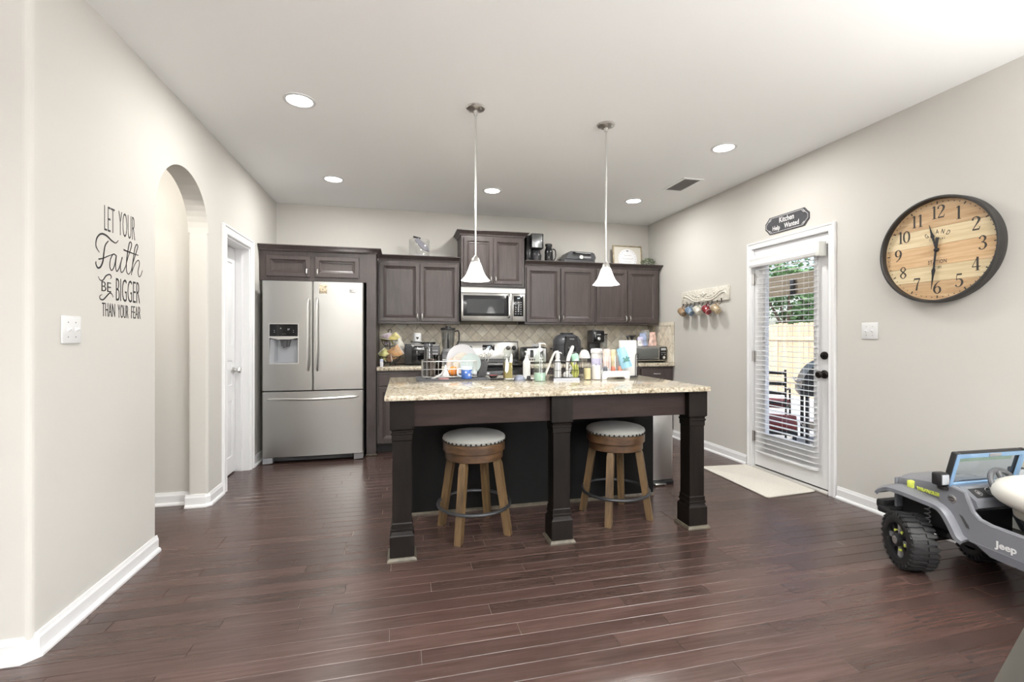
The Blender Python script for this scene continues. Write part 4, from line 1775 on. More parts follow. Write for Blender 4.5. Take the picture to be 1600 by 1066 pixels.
t = thing('potted_plant', 'small grey green plant at the right end of the cabinet top', 'plant', (3.11, 5.42, ZC))
g = G()
g.lathe([(.045, 0), (.058, .05), (.060, .055), (.050, .055), (.001, .05)], 20)
g.obj('pot', mat('grey_pot', (.18, .18, .17), .7), t)
g = G()
leaves(g, 420, .10, (0, 0, .085), 5, (.012, .020))
setk(g.obj('foliage', mat('sage_leaf', (.13, .17, .09), .6, noise=.5, nscale=30), t, smooth=False), 'stuff')

# ------------------------------------------------------------------ things on the back worktop
ZW = .9142
t = thing('tiered_basket', 'black wire two tier basket of snack packets beside the refrigerator panel', 'basket', (-.135, 5.27, ZW))
for z, r in ((.055, .115), (.235, .090)):
    g = G()
    n = 32
    g.tube([(r * math.cos(2 * PI * k / n), r * math.sin(2 * PI * k / n), z + .045) for k in range(n)], .005, 6, loop=True)
    g.tube([(r * .6 * math.cos(2 * PI * k / n), r * .6 * math.sin(2 * PI * k / n), z - .02) for k in range(n)], .003, 6, loop=True)
    for k in range(16):
        a = 2 * PI * k / 16
        g.tube([(r * math.cos(a), r * math.sin(a), z + .045), (r * .9 * math.cos(a), r * .9 * math.sin(a), z + .01), (r * .6 * math.cos(a), r * .6 * math.sin(a), z - .02)], .0018, 5)
    g.lathe([(.001, z - .021), (r * .6, z - .021), (r * .6, z - .019), (.001, z - .019)], 24)
    setk(g.obj('wire_bowl', BLACK, t), 'stuff')
g = G()
g.cyl((0, 0, 0), (0, 0, .36), .005, n=10)
g.obj('post', BLACK, t)
g = G()
g.tube([(.02 * math.cos(2 * PI * k / 16), 0, .38 + .02 * math.sin(2 * PI * k / 16)) for k in range(16)], .004, 6, loop=True)
g.obj('top_loop', BLACK, t)
g = G()
for k in range(4):
    a = PI / 4 + k * PI / 2
    g.tube([(.065 * math.cos(a), .065 * math.sin(a), .035), (.09 * math.cos(a), .09 * math.sin(a), .0035)], .0035, 6)
setk(g.obj('feet', BLACK, t), 'stuff')


def packet(label, loc, rot, w, h, d, c, m2=None, noise=.5):
    """a puffed foil packet: pillow body with crimped ends"""
    t = thing('snack_packet', label, 'snack packet', loc, 0, 'snack packets in the tiered basket')
    t.rotation_euler = rot
    g = G()
    rs = []
    n = 9
    for i in range(n):
        u = i / (n - 1) * 2 - 1
        th = d / 2 * (1 - abs(u) ** 3) + .0015
        rs.append([(x * w / 2 * (1 if abs(x) == 1 else 1), s * th * (1 - abs(x) ** 3 * .92), u * h / 2 * .88) for s, xs in ((-1, (-1, -.6, 0, .6, 1)), (1, (1, .6, 0, -.6, -1))) for x in xs])
    g.rings(rs)
    g.obj('pouch', mat('packet_print', c, .3, noise=noise, nscale=18), t, ang=50)
    for s in (1, -1):
        g = G()
        g.box(-w / 2, w / 2, -.0015, .0015, min(s * h * .44, s * h * .5), max(s * h * .44, s * h * .5))
        g.obj('crimp', m2 or WHITE, t)
    return t


packet('yellow snack packet at the right of the upper tier', (-.085, 5.25, 1.215), (R(20), R(50), .3), .10, .13, .035, (.62, .55, .22))
packet('purple and white snack packet in the middle of the upper tier', (-.155, 5.26, 1.215), (R(15), R(-20), 0), .10, .12, .03, (.45, .36, .42))
packet('olive snack packet at the left of the upper tier', (-.185, 5.22, 1.200), (R(80), R(10), 0), .09, .10, .035, (.20, .18, .07))
packet('orange bread shaped packet leaning over the lower tier', (-.080, 5.20, 1.060), (R(10), R(58), 0), .12, .16, .05, (.50, .30, .15))
packet('yellow green packet at the left of the lower tier', (-.185, 5.22, 1.040), (R(-20), R(-45), 0), .10, .13, .035, (.52, .50, .22))
packet('white crumpled packet between the two tiers', (-.035, 5.25, 1.150), (R(10), R(-30), 0), .09, .13, .03, (.60, .58, .52))
packet('brown and white packet low in the lower tier', (-.145, 5.17, 1.000), (R(60), R(80), 0), .08, .13, .03, (.33, .20, .13))
t = thing('pill_bottle', 'small white box shaped bottle standing at the worktop edge by the refrigerator panel', 'bottle', (-.215, 5.06, ZW))
g = G()
g.box(-.016, .016, -.014, .014, 0, .060, .004)
g.obj('body', mat('white_face', (.75, .75, .80), .4, noise=.15), t)
g = G()
g.box(-.017, .017, -.015, .015, .060, .082, .003)
g.obj('cap', mat('pale_blue_cap', (.52, .58, .75), .4), t)

t = thing('toaster_oven', 'black compact microwave on the left worktop', 'microwave oven', (.195, 5.35, ZW))
t.scale = (.87, 1, 1)
g = G()
g.box(-.195, .245, -.13, .20, .014, .232, .01)
g.obj('body', BLACK, t)
g = G()
g.box(-.11, .13, -.142, -.128, .030, .215, .004)
d_ = g.obj('door', BLKG, t)
g = G()
g.cyl((.12, -.152, .04), (.12, -.152, .20), .006, n=8)
g.obj('handle', NICKEL, d_)
g = G()
g.box(.135, .238, -.140, -.128, .030, .215, .004)
c_ = g.obj('control_panel', DGREY, t)
g = G()
g.box(-.115, .235, -.140, -.130, .222, .230)
g.obj('trim_strip', NICKEL, t)
for k in range(4):
    g = G()
    g.box(.15, .22, -.143, -.139, .05 + k * .035, .065 + k * .035, .002)
    g.obj('button', MGREY, c_)
for x in (-.17, .22):
    g = G()
    g.lathe([(.014, 0), (.016, .015)], 10, (x, -.09, 0))
    g.obj('foot', BLACK, t)
t = thing('white_canister', 'white canister with dark heart print on the black microwave', 'canister', (.165, 5.38, ZW + .233))
g = G()
g.lathe([(.044, 0), (.048, .006), (.048, .11), (.042, .128), (.001, .13)], 24)
g.obj('body', WHITE, t)
g = G(FRAME('front', (0, -.0484, .07)))
g.prism([(0, -.016), (.016, .004), (.012, .014), (.004, .014), (0, .008), (-.004, .014), (-.012, .014), (-.016, .004)], 'z', -.002, .001)
g.obj('heart_print', BLACK, t)
t = thing('frying_pan', 'dark frying pan lying on the black microwave', 'pan', (.29, 5.34, ZW + .233))
g = G()
g.lathe([(.001, 0), (.07, 0), (.085, .022), (.083, .024), (.068, .004), (.001, .004)], 28)
g.obj('bowl', BLKM, t)
g = G()
g.tube([(-.08, -.02, .02), (-.12, -.035, .026), (-.20, -.05, .028)], .007, 8)
g.obj('handle', BLACK, t)

t = thing('countertop_blender', 'blender with a clear pitcher and grey base on the left worktop', 'blender', (.500, 5.22, ZW))
g = G()
g.rings([[(a * x, b * y, z) for a, b in ((-1, -1), (1, -1), (1, 1), (-1, 1))] for x, y, z in ((.085, .085, 0), (.085, .085, .03), (.075, .075, .11), (.062, .062, .155))])
g.obj('base', DGREY, t)
g = G()
g.box(-.035, .035, -.092, -.074, .03, .09, .006)
g.obj('control_pad', MGREY, t)
g = G()
g.lathe([(.055, .156), (.055, .165), (.070, .26), (.080, .395), (.077, .395), (.067, .26), (.050, .168)], 28, cap0=False, cap1=False)
pt = g.obj('pitcher', clear_glass('pitcher_clear', (.78, .79, .80), .5), t)
g = G()
g.lathe([(.062, .155), (.062, .185), (.056, .188)], 24)
g.obj('collar', MGREY, t)
g = G()
g.lathe([(.082, .395), (.084, .402), (.082, .418), (.030, .424), (.030, .436), (.001, .438)], 28)
g.obj('lid', BLACK, pt)
g = G()
g.tube(spline([(.075, 0, .38), (.115, 0, .385), (.125, 0, .33), (.115, 0, .25), (.068, 0, .20)], 4), .008, 8)
g.obj('handle', BLACK, pt)
g = G()
g.cyl((0, 0, .17), (0, 0, .36), .012, .006, n=10)
for k in range(4):
    a = k * PI / 2
    for z in (.20, .27, .33):
        g.prism([(-.003, -.003), (.05, -.008), (.052, .004), (0, .004)], 'z', z, z + .002) if False else None
g.obj('blade_tower', DGREY, t)

t = thing('toaster', 'white faced four slice toaster beside the range', 'toaster', (1.545, 5.36, ZW))
g = G()
g.box(-.135, .135, -.12, .16, .012, .195, .022)
g.obj('body', BLACK, t)
g = G()
g.box(-.118, .118, -.126, -.116, .022, .180, .006)
fp = g.obj('front_plate', steel('toaster_plate', (.75, .75, .74), .35), t)
for x in (-.06, .06):
    g = G()
    g.box(x - .022, x + .022, -.129, -.124, .075, .165, .003)
    g.obj('lever_slot', DGREY, fp)
    g = G()
    g.box(x - .016, x + .016, -.146, -.126, .140, .156, .004)
    g.obj('lever', BLACK, fp)
for x in (-.085, -.055, -.03, .04, .07):
    g = G()
    g.lathe([(.010, -.126), (.009, -.138), (.001, -.139)], 12, (x, 0, .048), 'y')
    g.obj('dial', BLACK, fp)
for y in (-.05, .06):
    g = G()
    g.box(-.11, .11, y - .012, y + .012, .190, .1965)
    g.obj('slot', BLKM, t)

# multi cooker
t = thing('pressure_cooker', 'dark grey domed pressure cooker on the right worktop', 'cooker', (1.955, 5.33, ZW))
g = G()
g.lathe([(.150, .012), (.168, .03), (.172, .09), (.172, .20), (.166, .222)], 40)
g.obj('body', mat('cooker_body', (.07, .071, .078), .3, .3), t, ang=50)
g = G()
g.lathe([(.172, .222), (.174, .235), (.168, .280), (.135, .325), (.085, .350), (.001, .352)], 40)
ld = g.obj('lid', mat('cooker_lid', (.085, .087, .095), .28, .2), t, ang=60)
g = G()
g.box(-.07, .07, -.05, .05, .346, .368, .010)
g.obj('lid_handle', BLACK, ld)
g = G()
g.prism([(-.085, .09), (.085, .09), (.09, .20), (.065, .325), (-.065, .325), (-.09, .20)], 'y', -.182, -.12)
cp = g.obj('control_panel', BLACK, t)
g = G()
g.box(-.05, .05, -.1845, -.18, .15, .20, .002)
g.obj('display', BLKG, cp)
text('panel_print', 'NINJA', PRINT, cp, FRAME('front', (0, -.183, .285)), .022, 1.0, .0003)
for i in range(3):
    for j in range(2):
        g = G()
        g.box(-.045 + i * .038, -.018 + i * .038, -.1845, -.181, .105 + j * .02, .117 + j * .02)
        g.obj('button', MGREY, cp)
for s in (-1, 1):
    g = G()
    g.box(s * .185 - .022, s * .185 + .022, -.03, .03, .165, .185, .008)
    g.obj('side_handle', BLACK, t)
for a in range(3):
    g = G()
    g.lathe([(.02, 0), (.02, .014)], 10, (.11 * math.cos(a * 2.1), .11 * math.sin(a * 2.1), 0))
    g.obj('foot', BLACK, t)

t = thing('coffee_brewer', 'black single serve brewer with a tall display panel on the right worktop', 'coffee maker', (2.365, 5.40, ZW))
g = G()
g.box(-.075, .075, -.09, .10, 0, .035, .008)
g.obj('base', BLACK, t)
g = G()
g.box(-.075, .075, .02, .10, .03, .34, .012)
g.obj('tower', BLACK, t)
g = G()
g.box(-.078, .078, -.10, .10, .245, .40, .018)
hd = g.obj('brew_head', DGREY, t)
g = G()
g.box(-.068, .068, -.104, -.096, .255, .392, .010)
g.obj('display_panel', BLKG, hd)
text('panel_print', 'NINJA', PRINT, hd, FRAME('front', (0, -.1045, .340)), .02, 1.0, .0003)
g = G()
g.lathe([(.020, -.104), (.020, -.112), (.014, -.114), (.001, -.1145)], 20, (0, 0, .295), 'y')
g.obj('dial', NICKEL, hd)
g = G()
g.box(.085, .155, -.02, .10, .0, .34, .012)
g.obj('reservoir', GLASSG, t)
g = G()
g.box(.083, .157, -.022, .102, .34, .357, .005)
g.obj('reservoir_lid', BLACK, t)

# counter oven at the right end
t = thing('countertop_oven', 'silver countertop convection oven at the right end of the worktop', 'oven', (2.985, 5.30, ZW))
g = G()
g.box(-.235, .235, -.15, .25, .016, .205, .016)
g.obj('body', steel('oven_steel', (.55, .55, .54), .3), t)
g = G()
g.box(-.222, .118, -.164, -.148, .030, .192, .006)
d_ = g.obj('door', mat('oven_trim', (.40, .40, .40), .3, .9), t)
g = G()
g.box(-.208, .104, -.167, -.160, .058, .176, .004)
g.obj('window', mat('oven_window', (.12, .125, .12), .1), d_)
g = G()
g.tube([(-.19, -.165, .040), (-.19, -.182, .040), (.09, -.182, .040), (.09, -.165, .040)], .0065, 8)
g.obj('handle', BLACK, d_)
g = G()
g.box(.126, .222, -.160, -.148, .030, .192, .006)
cp = g.obj('control_panel', BLKG, t)
g = G()
g.box(.140, .208, -.163, -.158, .150, .178, .003)
g.obj('display', mat('lcd_grey', (.45, .47, .48), .3), cp)
for x, z in ((.152, .122), (.174, .122), (.196, .122), (.152, .098), (.196, .098)):
    g = G()
    g.box(x - .008, x + .008, -.163, -.158, z - .005, z + .005, .002)
    g.obj('button', MGREY, cp)
g = G()
g.lathe([(.019, -.158), (.018, -.172), (.001, -.173)], 18, (.174, 0, .062), 'y')
g.obj('dial', CHROME, cp)
for x in (-.19, .19):
    g = G()
    g.lathe([(.016, 0), (.018, .018)], 10, (x, -.11, 0))
    g.obj('foot', BLACK, t)
ZO = ZW + .2055
t = thing('pedestal_dish', 'black pedestal stand on top of the countertop oven', 'stand', (2.845, 5.36, ZO))
g = G()
g.lathe([(.055, 0), (.055, .008), (.030, .03), (.014, .06), (.016, .09), (.030, .115), (.055, .125), (.055, .132), (.001, .130)], 24)
g.obj('stem', BLACK, t)
BAGS = [('blue and white folded bag standing on the countertop oven', (3.01, 5.38), .12, .15, (.33, .40, .58)), ('pale purple packet on the countertop oven', (2.945, 5.33), .09, .10, (.52, .50, .66)),
        ('red and cream printed bag at the right end of the countertop oven', (3.12, 5.33), .11, .16, (.62, .42, .36)), ('white crumpled bag behind the bags on the countertop oven', (3.09, 5.46), .13, .19, (.70, .70, .68)),
        ('small white packet beside the black pedestal stand', (2.90, 5.27), .07, .055, (.72, .72, .70))]
for lb, (x, y), w, h_, c in BAGS:
    t = thing('food_bag', lb, 'food bag', (x, y, ZO), random.uniform(-.25, .25), 'bags on the countertop oven')
    g = G()
    rd = random.Random(int(x * 1000))
    rs = []
    for i in range(7):
        u = i / 6
        ww = w / 2 * (1 - .25 * u + rd.uniform(-.05, .05))
        dd = .035 * (1 - u ** 2 * .85) + .002
        rs.append([(ww * math.cos(a) + rd.uniform(-.003, .003), dd * math.sin(a) + rd.uniform(-.003, .003), u * h_) for a in [2 * PI * k / 12 for k in range(12)]])
    g.rings(rs)
    g.obj('pouch', mat('bag_print', c, .35, noise=.55, nscale=22), t, ang=25)
    g = G()
    g.box(-w * .36, w * .36, -.003, .003, h_ - .002, h_ + .012)
    g.obj('folded_top', mat('bag_top', tuple(min(1, q * 1.25) for q in c), .4), t)
# ------------------------------------------------------------------ things on the island
ZI = .9142
g = G()
mp = rounded([(.100, 3.325), (.635, 3.325), (.625, 3.69), (.100, 3.69)], [.03, .03, .03, .03])
g.prism(mp, 'z', ZI, ZI + .009)
tag(g.obj('drying_mat', mat('mat_charcoal', (.055, .056, .062), .7, bump=.4, bscale=120)), 'dark grey drying mat under the dish rack', 'mat')
ZM = ZI + .0092

WIRE = mat('wire_steel', (.60, .60, .58), .3, 1.0)
t = thing('dish_rack', 'silver wire dish rack full of dishes on the dark mat', 'dish rack', (.345, 3.545, ZM))
a, b, h_ = .20, .115, .128
g = G()
for z in (.012, .07, h_):
    g.tube([(-a, -b, z), (a, -b, z), (a, b, z), (-a, b, z)], .0026 if z < .1 else .0036, 6, loop=True)
for k in range(15):
    x = -a + 2 * a * k / 14
    g.tube([(x, -b, h_), (x, -b, .012), (x, b, .012), (x, b, h_)], .0015, 5)
for k in range(7):
    y = -b + 2 * b * k / 6
    g.tube([(-a, y, h_), (-a, y, .012), (a, y, .012), (a, y, h_)], .0015, 5)
setk(g.obj('wire_basket', WIRE, t), 'stuff')
for x in (-.17, .17):
    for y in (-.09, .09):
        g = G()
        g.lathe([(.006, 0), (.006, .012)], 8, (x, y, 0))
        g.obj('foot', BLACK, t)

ZR = ZM + .0145


def cup(name, label, cat, x, y, z, prof, m, n=24, extra=None, tilt=None, group=None):
    t = thing(name, label, cat, (x, y, z), 0, group)
    if tilt:
        t.rotation_euler = tilt
    g = G()
    g.lathe(prof, n)
    t2 = g.obj('body', m, t, ang=50)
    return t


def wall(r0, r1, h, th=.0025):
    return [(.001, 0), (r0, 0), (r1, h), (r1 - th, h), (r0 - th, th), (.001, th)]


TUM = clear_glass('tumbler_grey', (.55, .55, .56), .8)
t = cup('tumbler', 'tall clear grey tumbler standing upside down in the dish rack', 'tumbler', .192, 3.57, ZR, [(.041, 0), (.041, .004), (.030, .21), (.001, .212), (.001, .209), (.0275, .206), (.0385, .0), (.041, 0)], TUM)
g = G()
g.lathe([(.033, .222), (.036, .226), (.036, .245), (.001, .247), (.001, .213), (.033, .213)], 24)
g.obj('lid', clear_glass('lid_grey', (.5, .52, .56), .8), t)
t = cup('tumbler', 'shorter dark smoky cup behind the tall tumbler', 'tumbler', .265, 3.61, ZR, wall(.030, .038, .155), clear_glass('smoke', (.30, .28, .28), .6))
t = cup('tumbler', 'clear brown tinted cup in front of the tall tumbler', 'tumbler', .215, 3.485, ZR, wall(.026, .034, .13), clear_glass('amber_smoke', (.55, .42, .34), .6))
t = thing('whisk', 'white plastic whisk lying in the dish rack', 'whisk', (.295, 3.49, ZR + .02))
t.rotation_euler = (R(15), R(-22), R(20))
g = G()
g.cyl((-.02, 0, 0), (-.13, 0, -.006), .007, .008, n=10)
g.obj('handle', WHITE, t)
for k in range(5):
    a_ = PI * k / 5
    g = G()
    g.tube(spline([(-.02, 0, 0), (.02, .022 * math.cos(a_), .022 * math.sin(a_)), (.06, .026 * math.cos(a_), .026 * math.sin(a_)), (.085, 0, 0), (.06, -.026 * math.cos(a_), -.026 * math.sin(a_)), (.02, -.022 * math.cos(a_), -.022 * math.sin(a_)), (-.02, 0, 0)], 4), .0028, 6)
    g.obj('wire', WHITE, t)
t = thing('funnel', 'small white funnel standing in the front of the dish rack', 'funnel', (.315, 3.475, ZR))
g = G()
g.lathe([(.030, 0), (.031, .004), (.012, .045), (.006, .085), (.004, .085), (.010, .045), (.028, 0)], 20)
g.obj('cone', WHITE, t)
g = G()
g.lathe([(.038, 0), (.038, .004), (.030, .006), (.001, .007)], 24, (.295, 3.405, ZM))
tag(g.obj('silicone_lid', mat('dusty_pink', (.42, .20, .20), .5)), 'dusty pink silicone lid on the front of the mat', 'lid')
t = thing('orange', 'ripe orange sitting in the dish rack', 'orange', (.372, 3.495, ZR))
g = G()
g.lathe([(.001, .0), (.018, .003), (.034, .018), (.039, .037), (.035, .055), (.020, .069), (.006, .072), (.001, .070)], 24)
g.obj('fruit', mat('orange_peel', (.78, .25, .035), .4, bump=.3, bscale=160), t, ang=60)
g = G()
g.lathe([(.005, .069), (.005, .074), (.001, .075)], 8)
g.obj('stem', mat('stem_green', (.16, .20, .05), .6), t)


def plate(label, x, y, r, col, tilt, rz, m2=None, th=.008):
    t = thing('plate', label, 'plate', (x, y, ZR + .002), rz, 'plates in the dish rack')
    M = Matrix.Rotation(R(90 - tilt), 4, 'X') @ Matrix.Translation((0, r, 0))
    g = G(M)
    g.lathe([(.001, 0), (r * .6, 0), (r, .018), (r, .021), (r * .6, th - .003), (.001, th - .003)], 36)
    g.obj('dish', col, t, ang=50)
    if m2:
        g = G(M)
        g.lathe([(r * .55, -.0004), (.001, -.0006)], 24)
        g.obj('printed_well', m2, t)
    return t


plate('large white plate standing upright at the back of the dish rack', .455, 3.625, .118, mat('white_frosted', (.52, .52, .54), .35), 12, R(-8))
plate('yellow printed plate leaning in the dish rack', .462, 3.575, .086, mat('pale_print_plate', (.55, .51, .44), .3), 18, R(10), mat('yellow_print', (.70, .46, .13), .4, noise=.4, nscale=40))
plate('pale mint plate at the right end of the dish rack', .512, 3.545, .082, mat('mint_white', (.46, .54, .53), .35), 14, R(-20))
plate('small white and peach plate left of the yellow plate', .400, 3.56, .070, mat('peach_white', (.56, .49, .44), .35), 20, R(14))
t = thing('mug', 'blue mug with white snowflakes in front of the dish rack', 'mug', (.462, 3.395, ZM))
BLU = mat('mug_blue', (.075, .17, .50), .25)
g = G()
g.lathe([(.001, 0), (.036, 0), (.040, .004), (.040, .090), (.037, .090), (.037, .006), (.001, .005)], 28)
g.obj('body', BLU, t, ang=50)
g = G()
g.lathe([(.0404, .068), (.0404, .0905), (.037, .0915), (.0366, .068)], 28, cap0=False, cap1=False)
g.obj('rim_band', mat('mug_pale', (.66, .74, .80), .3), t)
g = G()
g.tube(spline([(-.037, 0, .072), (-.060, 0, .072), (-.068, 0, .046), (-.058, 0, .022), (-.038, 0, .018)], 5), .006, 8)
g.obj('handle', mat('mug_pale2', (.60, .68, .78), .3), t)
FLK = mat('flake_white', (.8, .82, .86), .4)
for az_, z, s in ((-70, .030, .014), (-40, .050, .010), (-105, .050, .009), (-30, .022, .008)):
    g = G(Matrix.Rotation(R(az_), 4, 'Z') @ Matrix.Translation((.0403, 0, z)) @ Matrix.Rotation(R(90), 4, 'Y'))
    for k in range(3):
        q = PI * k / 3
        ribbon(g, [(-s * math.cos(q), -s * math.sin(q), .0024), (s * math.cos(q), s * math.sin(q), .0024)], .0004, 1, False)
    setk(g.obj('snowflake', FLK, t), 'stuff')
t = thing('utensil_caddy', 'black utensil cup leaning at the right end of the dish rack', 'utensil holder', (.598, 3.565, ZM))
t.rotation_euler = (0, R(10), 0)
g = G()
g.rings([[(x * s, y * s, z) for x, y in ((-.034, -.034), (.034, -.034), (.034, .034), (-.034, .034))] for s, z in ((.85, 0.003), (1.0, .125), (.93, .125), (.80, .008))])
g.obj('cup', DGREY, t, smooth=False)
for k, (dx, dy, ln) in enumerate(((-.012, .01, .20), (.004, -.012, .215), (.016, .008, .205), (-.004, .016, .19))):
    u = thing('table_utensil', ['steel fork in the black utensil cup, leftmost', 'tall steel spoon in the black utensil cup', 'steel spoon at the right of the black utensil cup', 'steel knife at the back of the black utensil cup'][k], 'cutlery', (.598 + dx, 3.565 + dy, ZM + .012), 0, 'cutlery in the utensil cup')
    u.rotation_euler = (R(dy * 300), R(12 + dx * 500), 0)
    g = G()
    g.tube([(0, 0, 0), (0, 0, ln * .55), (0, 0, ln * .75)], [.004, .003, .0025], 6)
    g.obj('handle', CHROME, u)
    g = G()
    if k == 0:
        g.box(-.010, .010, -.0012, .0012, ln * .74, ln * .86, .001)
        for q in (-.0085, -.003, .003, .0085):
            g.box(q - .0014, q + .0014, -.0012, .0012, ln * .85, ln)
        setk(g.obj('tines', CHROME, u), 'stuff')
    elif k == 3:
        g.box(-.008, .008, -.001, .001, ln * .74, ln * 1.05, .001)
        g.obj('blade', CHROME, u)
    else:
        g.ell((0, 0, ln * .88), .015, .004, ln * .15, 14, 8)
        g.obj('bowl', CHROME, u)
t = cup('small_bowl', 'small black bowl with a red inside right of the mat', 'bowl', .672, 3.44, ZI, [(.001, .0), (.022, 0), (.036, .026), (.034, .027), (.020, .004), (.001, .003)], BLKM)
g = G()
g.lathe([(.001, .0045), (.0195, .0045), (.0335, .0265), (.0325, .0268), (.0185, .0062), (.001, .0055)], 24)
g.obj('red_glaze', mat('bowl_red', (.30, .04, .04), .3), t)
t = thing('serving_tray', 'thin dark oval tray between the mat and the oil bottle', 'tray', (.675, 3.36, ZI))
g = G()
g.rings([[(.075 * s * math.cos(2 * PI * k / 32), .038 * s * math.sin(2 * PI * k / 32), z) for k in range(32)] for s, z in ((.9, 0), (1, .008), (.97, .009), (.88, .003))])
g.obj('dish', BLKM, t)

# oil bottle
t = thing('oil_bottle', 'glass bottle half full of olive oil in the middle of the island', 'bottle', (.742, 3.25, ZI))
g = G()
sqp = lambda s: [(x * s, y * s) for x, y in rounded([(-.031, -.031), (.031, -.031), (.031, .031), (-.031, .031)], [.01] * 4)]
g.rings([[(x, y, z) for x, y in sqp(s)] for s, z in ((.95, 0), (1, .004), (1, .215), (.7, .235), (.36, .243), (.36, .25))])
g.obj('glass_body', clear_glass('bottle_clear', (.93, .95, .92), .5), t)
g = G()
g.rings([[(x, y, z) for x, y in sqp(s)] for s, z in ((.90, .022), (.92, .024), (.92, .135))])
g.obj('oil', mat('olive_oil', (.22, .17, .035), .15, spec=.6), t, smooth=False)
g = G(FRAME('front', (0, -.0315, 0)))
g.prism([(-.028, .075), (-.016, .058), (-.004, .075), (.0, .12), (-.006, .15), (-.014, .172), (-.024, .15)], 'z', 0, .0008)
g.prism([(.004, .135), (.026, .135), (.026, .19), (.018, .20), (.008, .165)], 'z', 0, .0008)
setk(g.obj('white_face', mat('flat_white', (.78, .78, .76), .5), t), 'stuff')  # two flat white shapes on the front of the bottle

t = thing('spoon_rest', 'white oval spoon rest tray behind the soap bottle', 'spoon rest', (.86, 3.33, ZI))
g = G()
g.rings([[(.13 * s * math.cos(2 * PI * k / 36), .045 * s * math.sin(2 * PI * k / 36), z) for k in range(36)] for s, z in ((.9, 0), (1, .007), (.97, .008), (.87, .003))])
g.obj('dish', WHITE, t)
t = thing('pan_scrubber', 'blue grey dome shaped scrubber in front of the spoon rest', 'scrubber', (.828, 3.245, ZI))
g = G()
g.lathe([(.040, 0), (.043, .005), (.038, .022), (.022, .038), (.010, .042), (.001, .043)], 28)
g.obj('dome', mat('blue_grey', (.20, .22, .28), .4), t, ang=50)
g = G()
g.lathe([(.047, 0), (.047, .003), (.042, .004)], 28)
g.obj('rim', MGREY, t)
t = thing('sink_stopper', 'small black stopper left of the green soap bottle', 'stopper', (.905, 3.275, ZI))
g = G()
g.lathe([(.030, 0), (.030, .005), (.016, .010), (.012, .026), (.016, .030), (.001, .032)], 20)
g.obj('cap', BLACK, t)

t = thing('soap_dispenser', 'clear pump bottle with green soap at the bottom', 'soap bottle', (.965, 3.19, ZI))
g = G()
g.lathe([(.040, 0), (.043, .004), (.043, .165), (.034, .195), (.018, .21), (.016, .222)], 28)
bo = g.obj('bottle', clear_glass('soap_clear', (.88, .93, .90), .6), t)
g = G()
g.lathe([(.040, .003), (.041, .005), (.041, .058), (.001, .058)], 28)
g.obj('green_soap', mat('green_soap', (.46, .62, .53), .15, spec=.6), t)
g = G()
g.lathe([(.019, .215), (.020, .218), (.020, .236), (.008, .240), (.006, .262), (.011, .264), (.011, .276), (.001, .277)], 18)
pm = g.obj('pump', WHITE, t)
g = G()
g.tube([(0, 0, .270), (.03, -.008, .270), (.040, -.010, .262)], .005, 8)
g.obj('nozzle', WHITE, pm)
g = G()
g.cyl((0, 0, .01), (0, 0, .22), .003, n=8)
g.obj('dip_tube', WHITE, t)
t = thing('lotion_bottle', 'white pump bottle standing behind the green soap bottle', 'bottle', (.915, 3.37, ZI))
g = G()
g.lathe([(.026, 0), (.028, .004), (.028, .13), (.016, .15), (.012, .16)], 20)
g.obj('bottle', WHITE, t)
g = G()
g.lathe([(.013, .16), (.013, .175), (.005, .178), (.005, .20), (.014, .203), (.014, .212), (.001, .213)], 16)
g.obj('pump', WHITE, t)

t = thing('kitchen_tongs', 'white tongs leaning against the black wire caddy', 'tongs', (1.035, 3.235, ZI))
for s in (-.008, .008):
    g = G()
    g.tube(spline([(-.03, s, .006), (.0, s * 1.3, .075), (.04, s, .17), (.06, s * .5, .205), (.075, 0, .208)], 5), .0058, 8)
    g.obj('arm', mat('ivory_plastic2', (.70, .68, .63), .4) if s < 0 else MATS['ivory_plastic2'], t)

t = thing('wire_caddy', 'black wire sink caddy on a shallow tray', 'caddy', (1.178, 3.225, ZI))
a, b, h_ = .110, .052, .138
rp = [(-a, -b), (a - .03, -b), (a, -b + .03), (a, b), (-a, b)]
g = G()
for z, r in ((h_, .0045), (.075, .002), (.022, .0025)):
    g.tube([(x, y, z) for x, y in rp], r, 6, loop=True)
for k in range(11):
    x = -a + 2 * a * k / 10
    for y in (-b, b):
        g.tube([(min(x, a - .028) if y < 0 else x, y, h_), (min(x, a - .028) if y < 0 else x, y, .022)], .0016, 5)
for y in (-.02, .02):
    for x in (-a, a):
        g.tube([(x, y, h_), (x, y, .022)], .0016, 5)
setk(g.obj('wire_frame', BLACK, t), 'stuff')
g = G()
g.prism([(x * 1.05, y * 1.1) for x, y in rp], 'z', 0.0, .018)
g.obj('tray', steel('tray_steel', (.26, .26, .27), .35), t, smooth=False)
ZK = ZI + .0185
t = thing('dish_soap', 'white dish soap bottle in the left of the wire caddy', 'soap bottle', (1.115, 3.235, ZK))
g = G()
g.lathe([(.024, 0), (.027, .004), (.027, .09), (.020, .125), (.012, .14)], 20)
g.obj('bottle', WHITE, t)
g = G()
g.lathe([(.016, .14), (.017, .15), (.015, .180), (.007, .190), (.006, .198), (.001, .199)], 16)
cp = g.obj('cap', WHITE, t)
g = G()
g.tube([(0, 0, .188), (.022, -.004, .184), (.030, -.006, .176)], .004, 8)
g.obj('nozzle', WHITE, cp)
t = thing('dish_brush', 'long handled white dish brush sticking out of the wire caddy', 'brush', (1.180, 3.225, ZK + .004))
t.rotation_euler = (0, R(9), 0)
g = G()
P = spline([(0, 0, .03), (-.006, 0, .10), (-.002, 0, .16), (.012, 0, .215), (.016, 0, .235)], 5)
g.tube(P, [.008 + .006 * math.sin(PI * q / (len(P) - 1)) for q in range(len(P))], 10)
g.obj('handle', mat('brush_white', (.76, .75, .72), .4), t)
